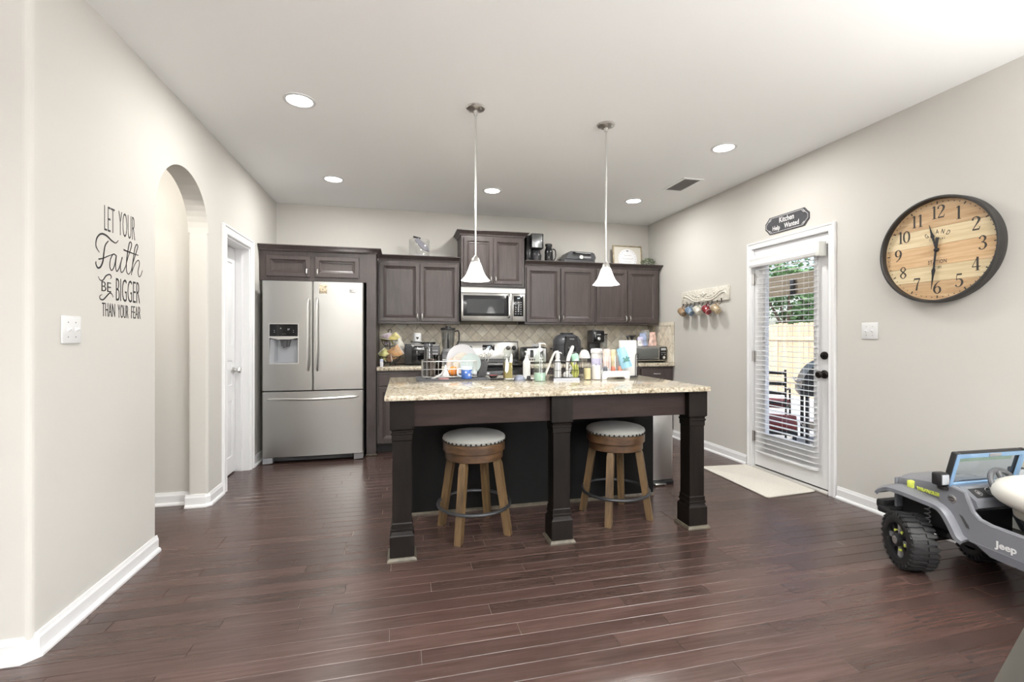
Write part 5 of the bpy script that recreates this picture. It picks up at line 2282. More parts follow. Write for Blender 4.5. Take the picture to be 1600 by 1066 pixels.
g = G()
g.lathe([(.022, .0), (.026, .02), (.020, .034), (.001, .036)], 20)
g.obj('bristle_head', mat('bristles', (.70, .70, .68), .9, bump=.8, bscale=300), t)
t = thing('sponge_wand', 'second white scrub wand lying in the wire caddy', 'brush', (1.205, 3.23, ZK + .03))
t.rotation_euler = (R(10), R(25), 0)
g = G()
g.tube(spline([(-.01, 0, .0), (0, 0, .06), (.0, 0, .10), (.012, 0, .118)], 4), .011, 10)
g.obj('handle', WHITE, t)
g = G()
g.box(-.02, .03, -.018, .018, -.025, .0, .006)
g.obj('scrub_pad', mat('pad_white', (.7, .7, .7), .9), t)
t = thing('cleaning_sponge', 'mint green sponge on the right of the wire caddy', 'sponge', (1.258, 3.235, ZK + .115))
t.rotation_euler = (0, R(-12), 0)
g = G()
g.box(-.028, .028, -.016, .016, -.005, .060, .010)
g.obj('foam', mat('mint_foam', (.36, .60, .47), .9, bump=.6, bscale=150), t)
t = thing('dish_glove', 'yellow green rubber glove folded over in the wire caddy', 'glove', (1.250, 3.23, ZK))
g = G()
g.rings([[(x + .030 * math.cos(q) * s, .016 * math.sin(q) * s, z) for q in [2 * PI * k / 14 for k in range(14)]] for x, s, z in ((0, .7, 0), (.002, 1, .03), (-.004, .9, .07), (-.010, .8, .11), (-.012, .5, .118))])
g.obj('palm', mat('glove_yellow', (.48, .50, .12), .5), t, ang=50)
for k, dx in enumerate((-.016, .0, .016)):
    g = G()
    g.tube([(dx * .7 - .012, -.010, .10), (dx - .008, -.022, .085), (dx, -.026, .04)], [.007, .0075, .006], 8)
    g.obj('finger', MATS['glove_yellow'], t)


def jar(label, x, y, r, h, fill, m, lid=False):
    t = thing('candle_jar', label, 'jar', (x, y, ZI), 0, 'candle jars on the island')
    g = G()
    g.lathe([(r * .95, 0), (r, .004), (r, h), (r - .002, h), (r - .003, .006)], 28, cap1=False)
    g.obj('glass', GLASS, t)
    g = G()
    g.lathe([(r - .0035, .004), (r - .0035, fill), (.001, fill - .002)], 28)
    g.obj('wax', m, t)
    g = G()
    g.cyl((0, 0, fill - .004), (0, 0, fill + .012), .0012, n=6)
    g.obj('wick', BLACK, t)
    return t


jar('pale yellow candle in a glass jar', 1.342, 3.215, .029, .125, .085, mat('yellow_wax', (.68, .60, .34), .5))
jar('white candle in a glass jar beside the yellow one', 1.408, 3.205, .037, .125, .105, mat('white_wax', (.76, .75, .73), .5))
t = cup('glass_canister', 'clear glass canister with a pale ridged lid behind the candle jars', 'canister', 1.395, 3.40, ZI, wall(.042, .044, .15), GLASS)
g = G()
g.lathe([(.045, .15), (.047, .155), (.044, .172), (.030, .205), (.012, .216), (.001, .217)], 24)
g.obj('lid', mat('frosted_lid', (.62, .61, .58), .35), t)
t = thing('formula_tub', 'white tub with a lilac label behind the white candle', 'tub', (1.485, 3.37, ZI))
g = G()
g.lathe([(.040, 0), (.043, .005), (.043, .17), (.040, .19)], 28)
g.obj('body', WHITE, t)
g = G()
g.lathe([(.0436, .06), (.0436, .15)], 28, cap0=False, cap1=False)
g.obj('label_band', mat('lilac_label', (.55, .54, .72), .5, noise=.25), t)
g = G()
g.lathe([(.046, .19), (.047, .195), (.047, .215), (.040, .226), (.001, .228)], 28)
g.obj('lid', WHITE, t)

# bottle drying rack
t = thing('bottle_rack', 'white baby bottle drying rack with upright pegs', 'bottle rack', (1.572, 3.255, ZI))
g = G()
pr = [(-.118, 0), (-.085, 0), (-.075, .016), (.060, .016), (.070, 0), (.105, 0), (.110, .030), (.100, .062), (-.105, .062), (-.118, .035)]
g.prism(pr, 'y', -.06, .075)
g.obj('tray', mat('rack_white', (.66, .66, .66), .3), t, smooth=False)
for i in range(5):
    for j in range(2):
        g = G()
        x, y = -.085 + i * .042, -.035 + j * .07
        g.tube([(x, y, .06), (x, y, .17 - .02 * j), (x, y, .175 - .02 * j)], [.0042, .0036, .001], 8)
        g.obj('peg', MATS['rack_white'], t)


def bbottle(label, x, y, c, h=.165, r=.030, tilt=0.0):
    t = thing('baby_bottle', label, 'baby bottle', (x, y, ZI + .064), 0, 'bottles on the drying rack')
    t.rotation_euler = (0, tilt, 0)
    g = G()
    g.lathe([(r, 0), (r + .001, .012), (r - .001, .05), (r, h - .02), (r - .006, h - .004), (.001, h)], 24)
    g.obj('body', mat('bottle_print', c, .3, noise=.22, nscale=22), t, ang=50)
    g = G()
    g.lathe([(r + .003, -.001), (r + .003, .014), (r, .016)], 24)
    g.obj('collar', WHITE, t)
    return t


bbottle('pink and peach upturned bottle on the left of the drying rack', 1.520, 3.262, (.66, .52, .47))
bbottle('yellow upturned bottle in the middle of the drying rack', 1.578, 3.268, (.66, .58, .38), .158, .024)
bbottle('white and pink upturned bottle at the right of the drying rack', 1.636, 3.290, (.74, .66, .68), .13, .024)
for k, (x, c) in enumerate(((1.487, (.12, .13, .15)), (1.550, (.50, .16, .10)), (1.607, (.55, .22, .15)))):
    tt = thing('small_cup', ['small dark cup upside down on the left of the drying rack', 'small orange red cup upside down in the middle of the drying rack', 'small brick red cup upside down under the blue turtle cup'][k], 'cup', (x, 3.215, ZI + .0622), 0, 'small cups on the drying rack')
    g = G()
    g.lathe([(.017, 0), (.018, .003), (.016, .026), (.010, .034), (.001, .035)], 18)
    g.obj('shell', mat('cap_color', c, .4), tt)
t = thing('sippy_cup', 'light blue cup with a dark green turtle tilted on the drying rack', 'cup', (1.655, 3.205, ZI + .088))
t.rotation_euler = (R(-4), R(-16), 0)
g = G()
g.lathe([(.046, 0), (.046, .004), (.034, .145), (.030, .152), (.001, .153), (.001, .148), (.031, .143), (.043, .002)], 28)
g.obj('body', mat('cup_blue', (.28, .52, .66), .3), t, ang=50)
g = G(Matrix.Translation((-.004, -.0425, .06)) @ Matrix.Rotation(R(90), 4, 'X') @ Matrix.Rotation(R(-5), 4, 'X'))
g.ell((0, 0, 0), .020, .014, .0035, 14, 6)
g.obj('turtle_shell', mat('turtle_green', (.06, .17, .15), .5), t)
for x, y, rx, ry in ((.024, .008, .008, .006), (-.022, -.012, .010, .004), (.018, -.014, .010, .004), (-.016, .016, .009, .004), (.010, .018, .005, .009)):
    g = G(Matrix.Translation((-.004, -.0425, .06)) @ Matrix.Rotation(R(90), 4, 'X') @ Matrix.Rotation(R(-5), 4, 'X'))
    g.ell((x, y, 0), rx, ry, .003, 10, 5)
    g.obj('turtle_flipper', MATS['turtle_green'], t)

t = thing('paper_towel_holder', 'black wire stand for the paper towel roll', 'towel holder', (1.755, 3.375, ZI))
g = G()
g.lathe([(.078, 0), (.080, .004), (.078, .010), (.001, .012)], 36)
g.obj('base', BLACK, t)
g = G()
g.cyl((0, 0, .01), (0, 0, .315), .006, n=10)
g.ell((0, 0, .32), .012, .012, .012, 12, 8)
g.obj('post', BLACK, t)
g = G()
g.tube(spline([(.028, -.074, .008), (.028, -.078, .10), (.028, -.078, .165), (.036, -.076, .185), (.050, -.070, .188), (.064, -.056, .18), (.068, -.044, .165), (.070, -.036, .10), (.070, -.036, .008)], 5), .0032, 7)
g.obj('tension_arm', BLACK, t)
t = thing('paper_towel_roll', 'white paper towel roll standing on the black wire holder', 'paper towel', (1.755, 3.375, ZI + .0125))
g = G()
g.lathe([(.022, 0), (.067, 0), (.068, .003), (.068, .276), (.067, .279), (.022, .279), (.020, .277), (.020, .002)], 44, cap0=False, cap1=False)
g.obj('roll', mat('paper_white', (.70, .70, .70), .9, bump=.3, bscale=120), t, ang=50)
g = G()
g.lathe([(.0205, -.0002), (.0205, .2795), (.018, .2795), (.018, -.0002)], 24, cap0=False, cap1=False)
g.obj('cardboard_core', mat('cardboard', (.40, .29, .19), .8), t)

# ------------------------------------------------------------------ door mat
t = thing('door_mat', 'pale cream woven mat in front of the patio door', 'mat', (0, 0, 0))
g = G()
P = rounded([(2.712, 2.972), (3.200, 3.008), (3.205, 3.785), (2.742, 3.815)], [.03] * 4)
g.rings([[(x, y, z) for x, y in P] for z in (.0, .006)] + [[(2.96 + (x - 2.96) * .985, 3.39 + (y - 3.39) * .985, .009) for x, y in P]])
g.obj('pile', mat('cream_weave', (.60, .57, .51), .95, noise=.14, nscale=120, bump=.9, bscale=220), t)
g = G()
pp = [(x, y, .006) for x, y in P]
g.tube(pp, .0042, 5, loop=True)
g.obj('binding', mat('cream_binding', (.56, .53, .47), .9), t)

# ------------------------------------------------------------------ low dark table at the photographer's right
t = thing('coffee_table', 'dark wooden low table with a framed top at the bottom right corner', 'table', (1.15, .705, 0), math.atan2(.121, .315))
TB = wood('table_black_wood', (.012, .011, .009), (.020, .018, .014), (.030, .027, .021), .45, (1.2, 14, 14))
g = G()
for a, b, c, d in ((0, 1.0, -.05, 0), (0, 1.0, -.55, -.50), (0, .05, -.50, -.05), (.95, 1.0, -.50, -.05)):
    g.box(a, b, c, d, .41, .45)
setk(g.obj('top_frame', TB, t, smooth=False), 'stuff')
g = G()
g.box(.05, .95, -.50, -.05, .415, .437)
g.obj('top_panel', mat('table_panel', (.008, .008, .008), .5), t, smooth=False)
for x in (.07, .93):
    for y in (-.09, -.46):
        g = G()
        g.rings([sq(0, r, z, x, y) for r, z in ((.018, 0), (.028, .41))])
        g.obj('leg', TB, t, smooth=False)
g = G()
for a, b, c, d in ((.09, .91, -.10, -.08), (.09, .91, -.47, -.45)):
    pass
g.box(.09, .91, -.47, -.08, .15, .168)
g.obj('shelf', TB, t, smooth=False)

# ------------------------------------------------------------------ ride-on toy car
car = thing('ride_on_car', 'grey childrens ride-on off road car with black tyres by the right wall', 'toy car', (2.872, 1.880, 0), R(-2))
CG = mat('car_grey', (.17, .175, .195), .28, coat=.3)
CB = mat('car_black', (.014, .014, .015), .5)
LIME = mat('car_lime', (.62, .68, .12), .4)
SILV = mat('car_silver', (.6, .6, .6), .25, .8)
MCL = FRAME('right')
g = G()
g.box(-.12, .12, -.86, .13, .185, .235, .01)
g.box(-.150, .150, -.19, .125, .235, .405, .01)
g.obj('chassis', CB, car)
# hood
g = G()


def hs(y, w, zb, zt):
    r = .035
    return [(-w, y, zb), (-w, y, zt - r), (-w + r * .3, y, zt - r * .3), (-w + r, y, zt), (-.08, y, zt + .010), (.08, y, zt + .010), (w - r, y, zt), (w - r * .3, y, zt - r * .3), (w, y, zt - r), (w, y, zb)]


g.rings([hs(.150, .150, .375, .425), hs(.135, .162, .375, .452), hs(.05, .178, .380, .470), (hs(-.06, .196, .385, .486)), hs(-.125, .205, .385, .492)])
hood = g.obj('hood', CG, car, ang=32)
text('hood_lettering', 'WRANGLER', LIME, hood, MCL @ Matrix.Translation((.048, .4170, .1975)) @ Matrix.Rotation(R(-9.5), 4, 'Y') @ Matrix.Rotation(R(2), 4, 'Z'), .024, .98, .002, .0010, 1.0)
for s in (-1, 1):
    g = G()
    g.box(s * .176 - .016, s * .176 + .016, .035, .068, .395, .452, .008)
    g.obj('marker_lamp', LIME, hood)
g = G()
g.box(-.09, .09, -.075, -.03, .488, .499, .004)
g.obj('hood_vent', SILV, hood)
# grille with seven slots and headlamps
g = G()
g.box(-.165, .165, .140, .158, .270, .440, .008)
gr = g.obj('grille', CG, car)
for k in range(7):
    g = G()
    x = -.075 + k * .025
    g.box(x - .008, x + .008, .156, .161, .310, .410, .003)
    g.obj('slot', CB, gr)
for s in (-1, 1):
    g = G()
    g.lathe([(.030, .157), (.030, .166), (.022, .172), (.001, .173)], 20, (s * .125, 0, .375), 'y')
    g.obj('headlamp', mat('lamp_white', (.75, .75, .6), .2) if s < 0 else MATS['lamp_white'], gr)
# bumper
g = G()
g.box(-.225, .225, .165, .215, .255, .305, .014)
g.box(-.235, -.10, .120, .200, .235, .275, .014)
g.box(.10, .235, .120, .200, .235, .275, .014)
g.obj('bumper', CB, car)
# fender flares
for s in (-1, 1):
    g = G()
    path = spline([(.185, .352), (.165, .376), (.115, .400), (.04, .402), (-.05, .395), (-.125, .388), (-.165, .365), (-.200, .310), (-.222, .268), (-.245, .256)], 3)
    rs = []
    for i, (y, z) in enumerate(path):
        a_ = path[max(i - 1, 0)]
        b_ = path[min(i + 1, len(path) - 1)]
        dy, dz = b_[0] - a_[0], b_[1] - a_[1]
        l = math.hypot(dy, dz)
        ny, nz = dz / l, -dy / l        # outward (up / back)
        if nz < 0 and i < 6:
            ny, nz = -ny, -nz
        xo, xi = s * .266, s * .150
        rs.append([(xo, y - ny * .020, z - nz * .020), (xo, y, z), (s * .240, y + ny * .012, z + nz * .012), (xi, y + ny * .014, z + nz * .014), (xi, y - ny * .006, z - nz * .006), (s * .250, y - ny * .008, z - nz * .008)])
    g.rings(rs)
    g.obj('fender', CG, car, ang=45)
# body sides
side = [(-.125, .385), (-.125, .484), (-.180, .492), (-.232, .480), (-.246, .440), (-.262, .400), (-.292, .372), (-.340, .360), (-.72, .345), (-.78, .40), (-.80, .485), (-1.02, .480), (-1.02, .270), (-.74, .232), (-.32, .246), (-.225, .262), (-.190, .330)]
for s in (-1, 1):
    g = G()
    g.prism(side, 'x', min(s * .232, s * .205), max(s * .232, s * .205))
    sd = g.obj('body_side', CG, car, smooth=False)
    g = G()
    g.tube([(s * .222, y, z) for y, z in side[2:9]], .011, 8)
    g.obj('sill_rim', CG, sd)
    g = G()
    g.prism([(-.275, .262), (-.72, .240), (-.70, .205), (-.34, .222)], 'x', min(s * .238, s * .200), max(s * .238, s * .200))
    g.obj('rock_rail', mat('car_grey_dark', (.12, .123, .14), .35) if s < 0 else MATS['car_grey_dark'], sd, smooth=False)
    g = G(MCL) if s < 0 else G(FRAME('left'))
    q = 1 if s < 0 else -1
    g.prism([(q * .213, .372), (q * .228, .366), (q * .252, .330), (q * .255, .316), (q * .243, .318), (q * .228, .345)], 'z', .230, .2345)
    g.obj('side_vent', mat('vent_dark', (.05, .05, .05), .5) if s < 0 else MATS['vent_dark'], sd)
    g = G(MCL) if s < 0 else G(FRAME('left'))
    g.lathe([(.019, .230), (.019, .235), (.016, .236), (.001, .2362)], 22, (q * .183, .436, 0))
    bg = g.obj('badge', SILV, sd)
    g = G(MCL) if s < 0 else G(FRAME('left'))
    ribbon(g, [(q * .183 - .012, .440, .003), (q * .183, .443, .005), (q * .183 + .012, .437, .003)], .2368, 4)
    ribbon(g, [(q * .183 - .010, .430, .003), (q * .183, .427, .004), (q * .183 + .010, .431, .003)], .2368, 4)
    setk(g.obj('badge_relief', CB, sd), 'stuff')
    text('sill_lettering', 'Jeep', WHITE, sd, (MCL if s < 0 else FRAME('left')) @ Matrix.Translation((q * .395, .276, .2325)), .042, 1.05, .0012, .001)
# tub floor and rear
g = G()
g.box(-.206, .206, -1.0, -.14, .225, .245)
g.box(-.206, .206, -1.02, -.99, .245, .47)
g.obj('tub', CB, car, smooth=False)
# dashboard
g = G()
g.prism([(-.150, .492), (-.195, .496), (-.262, .448), (-.272, .418), (-.245, .392), (-.150, .380)], 'x', -.204, .204)
ds_ = g.obj('dashboard', CG, car, smooth=False)
dn = Vector((0, .048, .067)).normalized()
MD = Matrix(((1, 0, 0, 0), (0, .813, -dn.z * .0 - .5825, -.2285), (0, .5825, .813, .472), (0, 0, 0, 1)))
g = G(MD)
g.box(-.175, -.02, -.026, .026, 0, .003, .002)
gp = g.obj('gauge_panel', BLKM, ds_)
for x, r in ((-.14, .016), (-.065, .024)):
    g = G(MD)
    g.lathe([(r, .003), (r, .005), (r - .003, .005), (r - .003, .0035)], 22, (x, 0, 0), cap0=False, cap1=False)
    g.lathe([(r * .5, .003), (r * .5, .0042), (.001, .0042)], 16, (x, 0, 0))
    setk(g.obj('gauge', SILV, ds_), 'stuff')
# steering wheel
MW = Matrix.Translation((-.055, -.285, .520)) @ Matrix.Rotation(R(62), 4, 'X')
g = G(MW)
n = 36
g.tube([(.076 * math.cos(2 * PI * k / n), .076 * math.sin(2 * PI * k / n), 0) for k in range(n)], .0125, 10, loop=True)
st = g.obj('steering_wheel', mat('wheel_grey', (.075, .076, .082), .45), car)
g = G(MW)
for a_ in (0, 2.1, 4.2):
    g.cyl((0, 0, 0), (.072 * math.cos(a_ + 1.57), .072 * math.sin(a_ + 1.57), 0), .012, n=8)
g.lathe([(.026, -.01), (.026, .01), (.001, .014)], 18)
g.cyl((0, 0, 0), (0, .0, -.07), .012, n=10)
g.obj('spokes', MATS['wheel_grey'], st)
# windshield, seen from its inner, blue filmed side
tl = math.atan2(.045, .185)
MWS = Matrix.Translation((0, -.150, .478)) @ Matrix.Rotation(tl, 4, 'X')
wsw, wsh = .228, .190
g = G(MWS)
g.box(-wsw, -wsw + .030, -.004, .022, 0, wsh, .006)
g.box(wsw - .030, wsw, -.004, .022, 0, wsh, .006)
g.box(-wsw + .03, wsw - .03, -.004, .022, wsh - .024, wsh, .006)
g.box(-wsw + .03, wsw - .03, -.004, .022, 0, .020, .006)
wsf = g.obj('windshield_frame', CB, car)
BF = mat('blue_film', (.22, .36, .55), .2, coat=.5)
g = G(MWS)
g.rings([[(-wsw + .006 + i, y, .004 + i), (wsw - .006 - i, y, .004 + i), (wsw - .006 - i, y, wsh - .006 - i), (-wsw + .006 + i, y, wsh - .006 - i)] for i, y in ((0, -.004), (0, -.0065), (.022, -.0065), (.024, .002))], cap0=False, cap1=False)
g.obj('inner_border', BF, wsf)
g = G(MWS)
g.box(-wsw + .028, wsw - .028, .006, .010, .018, wsh - .022)
g.obj('pane', clear_glass('blue_pane', (.90, .95, 1.0), .15), wsf)
g = G(MWS)
g.box(-wsw + .03, wsw - .075, .0045, .0055, wsh - .052, wsh - .024)
g.obj('sun_strip', clear_glass('green_strip', (.86, .96, .86), .1), wsf)
g = G(MWS)
g.box(-.02, .055, -.010, -.004, wsh - .026, wsh - .008, .003)
g.obj('mirror_mount', MGREY, wsf)
for s in (-1, 1):
    g = G()
    g.box(s * .248 - .030, s * .248 + .030, -.165, -.118, .492, .556, .010)
    g.cyl((s * .225, -.14, .486), (s * .246, -.14, .500), .010, n=8)
    mr_ = g.obj('side_mirror', CB, car)
    g = G()
    g.box(s * .248 - .022, s * .248 + .022, -.1665, -.163, .500, .549, .003)
    g.obj('mirror_face', mat('mirror_grey', (.45, .47, .5), .25) if s < 0 else MATS['mirror_grey'], mr_)
    g = G()
    g.lathe([(.03, .470), (.032, .485), (.016, .492)], 14, (s * .218, -.140, 0))
    g.obj('hinge_block', CB, wsf)
# seats
for s in (-1, 1):
    g = G()
    g.box(s * .10 - .085, s * .10 + .085, -.66, -.42, .245, .330, .03)
    g.box(s * .10 - .085, s * .10 + .085, -.72, -.65, .31, .48, .03)
    g.obj('seat', mat('seat_black', (.02, .02, .021), .6) if s < 0 else MATS['seat_black'], car)


# wheels
def car_wheel(x, y, steer, s):
    """s=-1 left side, +1 right side; outer face towards s*x"""
    M = Matrix.Translation((x, y, .147)) @ Matrix.Rotation(steer, 4, 'Z')
    r, w = .147, .058
    g = G(M)
    g.lathe([(.092, -w), (.100, -w - .002), (.122, -w - .003), (.134, -w + .006), (.139, -w + .018), (.139, w - .018), (.134, w - .006), (.122, w + .003), (.100, w + .002), (.092, w)], 44, axis='x', cap0=False, cap1=False)
    ty = g.obj('tire', mat('tyre_black', (.016, .016, .017), .55) if 'tyre_black' not in MATS else MATS['tyre_black'], car, ang=50)
    g = G(M)
    for k in range(28):
        a0 = 2 * PI * k / 28
        for sx, da in ((-1, 0), (1, PI / 28)):
            a_ = a0 + da
            g2 = M @ Matrix.Rotation(a_, 4, 'X')
            g.M = g2
            g.box(min(sx * .012, sx * .056), max(sx * .012, sx * .056), -.0095, .0095, .136, .1455)
            g.box(min(sx * .052, sx * .0625), max(sx * .052, sx * .0620), -.006, .006, .124, .1415)
        g.M = M @ Matrix.Rotation(a0, 4, 'X')
        g.box(-.012, .012, -.006, .006, .136, .1455)
    setk(g.obj('tread', MATS['tyre_black'], ty, smooth=False), 'stuff')
    g = G(M)
    g.lathe([(.094, s * (w - .002)), (.094, s * (w - .020)), (.060, s * (w - .034)), (.001, s * (w - .036))], 36, axis='x', cap0=False)
    g.lathe([(.097, s * (w + .002)), (.090, s * (w + .001)), (.088, s * (w - .016))], 36, axis='x', cap0=False, cap1=False)
    rm = g.obj('rim', mat('rim_black', (.02, .02, .022), .3, .3) if 'rim_black' not in MATS else MATS['rim_black'], car)
    for k in range(8):
        g = G(M @ Matrix.Rotation(2 * PI * k / 8, 4, 'X'))
        x0_, x1_ = sorted((s * (w - .034), s * (w - .012)))
        g.prism([(-.007, .03), (.007, .03), (.013, .090), (-.013, .090)], 'x', x0_, x1_)
        g.obj('spoke', MATS['rim_black'] if k % 2 else mat('rim_grey', (.50, .50, .52), .3, .6), rm, smooth=False)
    for k in range(5):
        g = G(M @ Matrix.Rotation(2 * PI * k / 5 + .5, 4, 'X'))
        x0_, x1_ = sorted((s * (w - .034), s * (w - .008)))
        g.box(x0_, x1_, -.008, .008, .046, .058, .003)
        g.obj('lime_lug', LIME, rm)
    g = G(M)
    g.lathe([(.036, s * (w - .030)), (.034, s * (w + .002)), (.026, s * (w + .008)), (.001, s * (w + .009))], 24, axis='x')
    hb = g.obj('hub', MATS['rim_black'], rm)
    g = G(M)
    g.lathe([(.021, s * (w + .008)), (.021, s * (w + .0102)), (.001, s * (w + .0104))], 20, axis='x')
    g.obj('hub_badge', SILV, rm)


ST = R(-24)
car_wheel(-.245, .012, ST, -1)
car_wheel(.245, .012, ST, 1)
car_wheel(-.235, -.74, 0, -1)
car_wheel(.235, -.74, 0, 1)
g = G()
g.cyl((-.22, .012, .147), (.22, .012, .147), .016, n=10)
g.obj('axle', CB, car)
g = G()
g.cyl((-.21, -.74, .147), (.21, -.74, .147), .016, n=10)
g.obj('axle', CB, car)
for s in (-1, 1):
    g = G()
    hx = [(s * .165 + .012 * math.cos(k * .9), -.02 + .012 * math.sin(k * .9), .19 + k * .0035) for k in range(48)]
    g.tube(hx, .003, 5)
    g.obj('spring', MGREY, car)

# cream cushion put down on the toy car's seats
t = thing('seat_cushion', 'cream padded cushion lying across the seats of the toy car', 'cushion', (2.865, 1.335, .385), R(-4))
g = G()


def pil(cx, cy, cz, a, b, c, e=2.6, n=36, m=16):
    rs = []
    for i in range(m + 1):
        th = -PI / 2 + PI * i / m
        ct, stt = max(math.cos(th), 1e-3), math.sin(th)
        zz = math.copysign(abs(stt) ** (2 / e), stt)
        k = ct ** (2 / e)
        rs.append([(cx + a * k * math.copysign(abs(math.cos(q)) ** (2 / e), math.cos(q)), cy + b * k * math.copysign(abs(math.sin(q)) ** (2 / e), math.sin(q)), cz + c * zz) for q in [2 * PI * j / n for j in range(n)]])
    return rs


g.rings(pil(0, 0, .125, .250, .315, .088, 2.4))
g.obj('padded_top', mat('cream_leather', (.70, .68, .62), .5, bump=.1, bscale=90), t, ang=80)
g = G()
g.rings(pil(.02, -.02, .045, .195, .250, .050, 3.5))
g.obj('lower_pad', mat('taupe_fabric', (.36, .33, .28), .8), t, ang=60)
# ------------------------------------------------------------------ outdoors, seen through the patio door
g = G()
g.box(XR + .15, 16, -2, 20, -.30, -.10)
S(g.obj('patio_ground', mat('pale_concrete', (.62, .60, .56), .85, noise=.08, nscale=6)), 'pale concrete patio outside the glass door')
fn = thing('wood_fence', 'tall pale wooden board fence behind the patio', 'fence', (8.6, 0, -.1))
FW = wood('cedar_board', (.40, .30, .19), (.54, .43, .29), (.64, .53, .38), .8, (10, 10, .9), rand=.16)
bd = None
k = 0
y = 4.2
while y < 15.5:
    if bd is None:
        g = G()
        g.prism([(-.068, 0), (.068, 0), (.068, 1.60), (.045, 1.64), (-.045, 1.64), (-.068, 1.60)], 'x', -.01, .01)
        bd = g.obj('board', FW, fn, smooth=False)
        o = bd
    else:
        o = bd.copy()
        COL.objects.link(o)
        o.parent = fn
    o.location = (random.uniform(-.006, .006), y, random.uniform(-.02, .02))
    y += .142
    k += 1
for z in (.35, 1.30):
    g = G()
    g.box(-.05, -.012, 4.2, 15.5, z - .045, z + .045)
    g.obj('rail', FW, fn, smooth=False)
g = G()
g.box(3.45, 4.35, 2.0, 12, 2.16, 2.26)
S(g.obj('porch_roof', mat('porch_dark', (.05, .045, .04), .8)), 'dark porch roof edge above the patio')
t = thing('porch_beam', 'brown wooden beam of the patio cover', 'beam', (5.6, 6.5, 1.86))
BM = wood('beam_brown', (.10, .075, .045), (.15, .12, .075), (.20, .16, .105), .8, (14, 1.2, 14))
g = G()
g.box(-.05, .05, -3.0, 4.5, 0, .30)
g.obj('timber', BM, t, smooth=False)
for y in (-2.9, 4.4):
    g = G()
    g.box(-.06, .06, y - .06, y + .06, -1.96, 0)
    g.obj('post', BM, t, smooth=False)
g = G()
g.box(-.10, -.05, -.95, -.89, -.02, .22, .01)
g.obj('bracket', BLACK, t)
LEAF = [mat('leaf_light', (.20, .34, .13), .6, noise=.3), mat('leaf_mid', (.11, .22, .08), .6, noise=.3)]
BARK = mat('bark', (.12, .09, .06), .9, noise=.3)
TRL = ['light green leafy tree behind the fence, leftmost through the door', 'dense green tree behind the middle of the fence', 'pale green tree behind the fence, rightmost through the door', 'tall dark green tree behind the other trees', 'broad green tree farthest along the fence']
for k, (x, y, z, r) in enumerate(((10.5, 13.2, 2.3, 1.25), (10.4, 10.6, 2.2, 1.25), (10.5, 8.0, 2.3, 1.25), (13.9, 11.6, 3.6, 1.9), (13.9, 15.6, 3.3, 1.9))):
    t = thing('garden_tree', TRL[k], 'tree', (x, y, -.1), 0, 'trees behind the fence')
    g = G()
    g.tube([(0, 0, 0), (.05, .03, z * .5), (0, 0, z)], [.13, .10, .06], 8)
    for a in range(5):
        g.tube([(0, 0, z * .55), (r * .5 * math.cos(a * 1.3), r * .5 * math.sin(a * 1.3), z + r * .3)], [.05, .02], 6)
    g.obj('trunk', BARK, t)
    g = G()
    rd = random.Random(k)
    for c in range(16):
        th, ph = rd.uniform(0, 6.28), rd.uniform(-.6, 1.2)
        leaves(g, 170, r * .42, (r * .6 * math.cos(th) * math.cos(ph), r * .6 * math.sin(th) * math.cos(ph), z + r * .7 * math.sin(ph)), c + 50 * k, (.09, .17), .85)
    setk(g.obj('crown', LEAF[k % 2], t, smooth=False), 'stuff')

t = thing('barbecue_grill', 'black domed barbecue grill standing on the patio', 'barbecue', (5.25, 4.72, -.1), R(-40))
g = G()
lp = [(-.20 + .36 * (1 - math.cos(PI * q / 24 * 1.0)) - .14, .70 + .36 * math.sin(PI * q / 24)) for q in range(13)] + [(.18, 1.06), (.24, .98), (.26, .70)]
g.prism(lp, 'y', -.32, .32)
g.obj('lid', mat('grill_black', (.02, .02, .021), .4), t)
g = G()
g.box(-.36, .27, -.33, .33, .60, .70, .02)
g.obj('firebox', MATS['grill_black'], t)
g = G()
g.tube([(-.34, -.25, .78), (-.40, -.25, .78), (-.40, .25, .78), (-.34, .25, .78)], .012, 8)
g.obj('handle', NICKEL, t)
for x in (-.28, .20):
    for y in (-.28, .28):
        g = G()
        g.box(x - .02, x + .02, y - .02, y + .02, .0, .61)
        g.obj('leg', BLACK, t)
g = G()
g.box(-.30, .22, -.30, .30, .18, .20)
g.obj('shelf', BLACK, t)
for y in (-.52, .35):
    g = G()
    g.box(-.26, .20, y, y + .17, .66, .69)
    g.obj('side_shelf', BLACK, t)
t = thing('patio_chair', 'black metal patio chair with a dark red cushion outside the door', 'chair', (4.72, 5.18, -.1), R(130))
for x in (-.24, .24):
    g = G()
    g.tube([(x, -.24, 0), (x, -.22, .42), (x, .22, .42), (x, .30, .92)], .013, 8)
    g.obj('side_frame', BLACK, t)
    g = G()
    g.tube([(x, .25, 0), (x, .22, .42)], .013, 8)
    g.obj('leg', BLACK, t)
    g = G()
    g.tube([(x, -.22, .42), (x, -.20, .64), (x, .25, .66)], .012, 8)
    g.obj('armrest', BLACK, t)
for z in (.50, .62, .74, .88):
    g = G()
    g.box(-.24, .24, .215 + (z - .42) * .16, .235 + (z - .42) * .16, z - .02, z + .02)
    g.obj('back_slat', BLACK, t)
g = G()
g.box(-.24, .24, -.23, .22, .42, .50, .03)
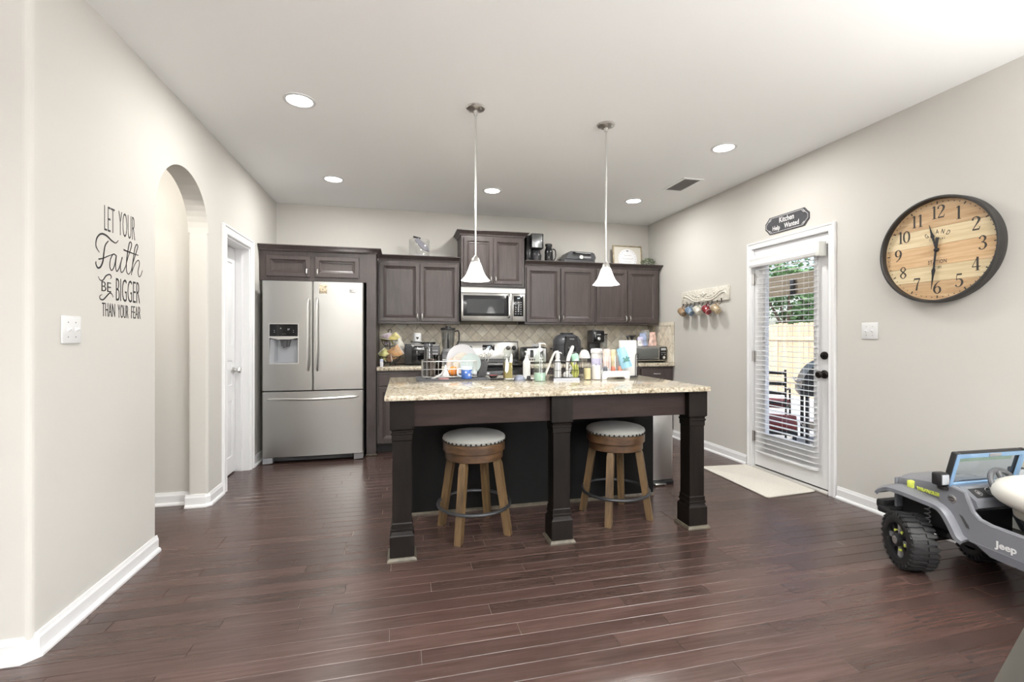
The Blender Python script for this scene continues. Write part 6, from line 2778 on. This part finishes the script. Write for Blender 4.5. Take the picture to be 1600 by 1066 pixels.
g.obj('cushion', mat('dark_red_cloth', (.16, .022, .022), .8), t)
t = thing('patio_bench', 'low black bench with a dark red pad on the patio', 'bench', (4.35, 4.62, -.1), R(-45))
g = G()
g.box(-.20, .20, -.35, .35, .28, .36, .02)
g.obj('pad', MATS['dark_red_cloth'], t)
g = G()
g.box(-.21, .21, -.36, .36, .23, .28)
g.obj('seat_frame', BLACK, t)
for x in (-.18, .18):
    for y in (-.32, .32):
        g = G()
        g.box(x - .02, x + .02, y - .02, y + .02, 0, .23)
        g.obj('leg', BLACK, t)
t = thing('cardboard_box', 'brown cardboard box on the patio near the door', 'box', (4.62, 4.02, -.1), R(20))
g = G()
g.box(-.16, .16, -.13, .13, 0, .20)
g.obj('carton', mat('kraft_board', (.45, .25, .10), .8), t, smooth=False)
for s in (-1, 1):
    g = G(Matrix.Translation((0, s * .13, .20)) @ Matrix.Rotation(R(-s * 35), 4, 'X'))
    g.box(-.16, .16, min(0, s * .12), max(0, s * .12), 0, .004)
    g.obj('flap', MATS['kraft_board'], t, smooth=False)

# ------------------------------------------------------------------ floor lamps added out of view to brighten the ceiling
def add_uplight(label, x, y, watts):
    t = thing('added_uplight', label, 'added floor lamp', (x, y, 0), 0, 'added uplighters in the living room')
    g = G()
    g.lathe([(.15, 0), (.15, .015), (.03, .03), (.014, .05), (.012, 1.70), (.03, 1.72)], 28)
    g.obj('pole', BRONZE, t)
    g = G()
    g.lathe([(.03, 1.72), (.12, 1.76), (.19, 1.84), (.20, 1.86), (.187, 1.845), (.11, 1.77), (.02, 1.735)], 36, cap0=False, cap1=False)
    g.obj('bowl', mat('frosted_bowl', (.85, .84, .80), .4), t, ang=60)
    l = light('added_uplight_fill', 'AREA', (0, 0, 1.83), watts, (PI, 0, 0), (1, .985, .96), shape='DISK', size=.30)
    l.parent = t


add_uplight('added tall floor lamp with an upward bowl in the middle of the living room', -.2, -1.7, 340)
add_uplight('added tall floor lamp with an upward bowl beside the clock wall', 2.7, -.15, 95)
bpy.context.view_layer.update()
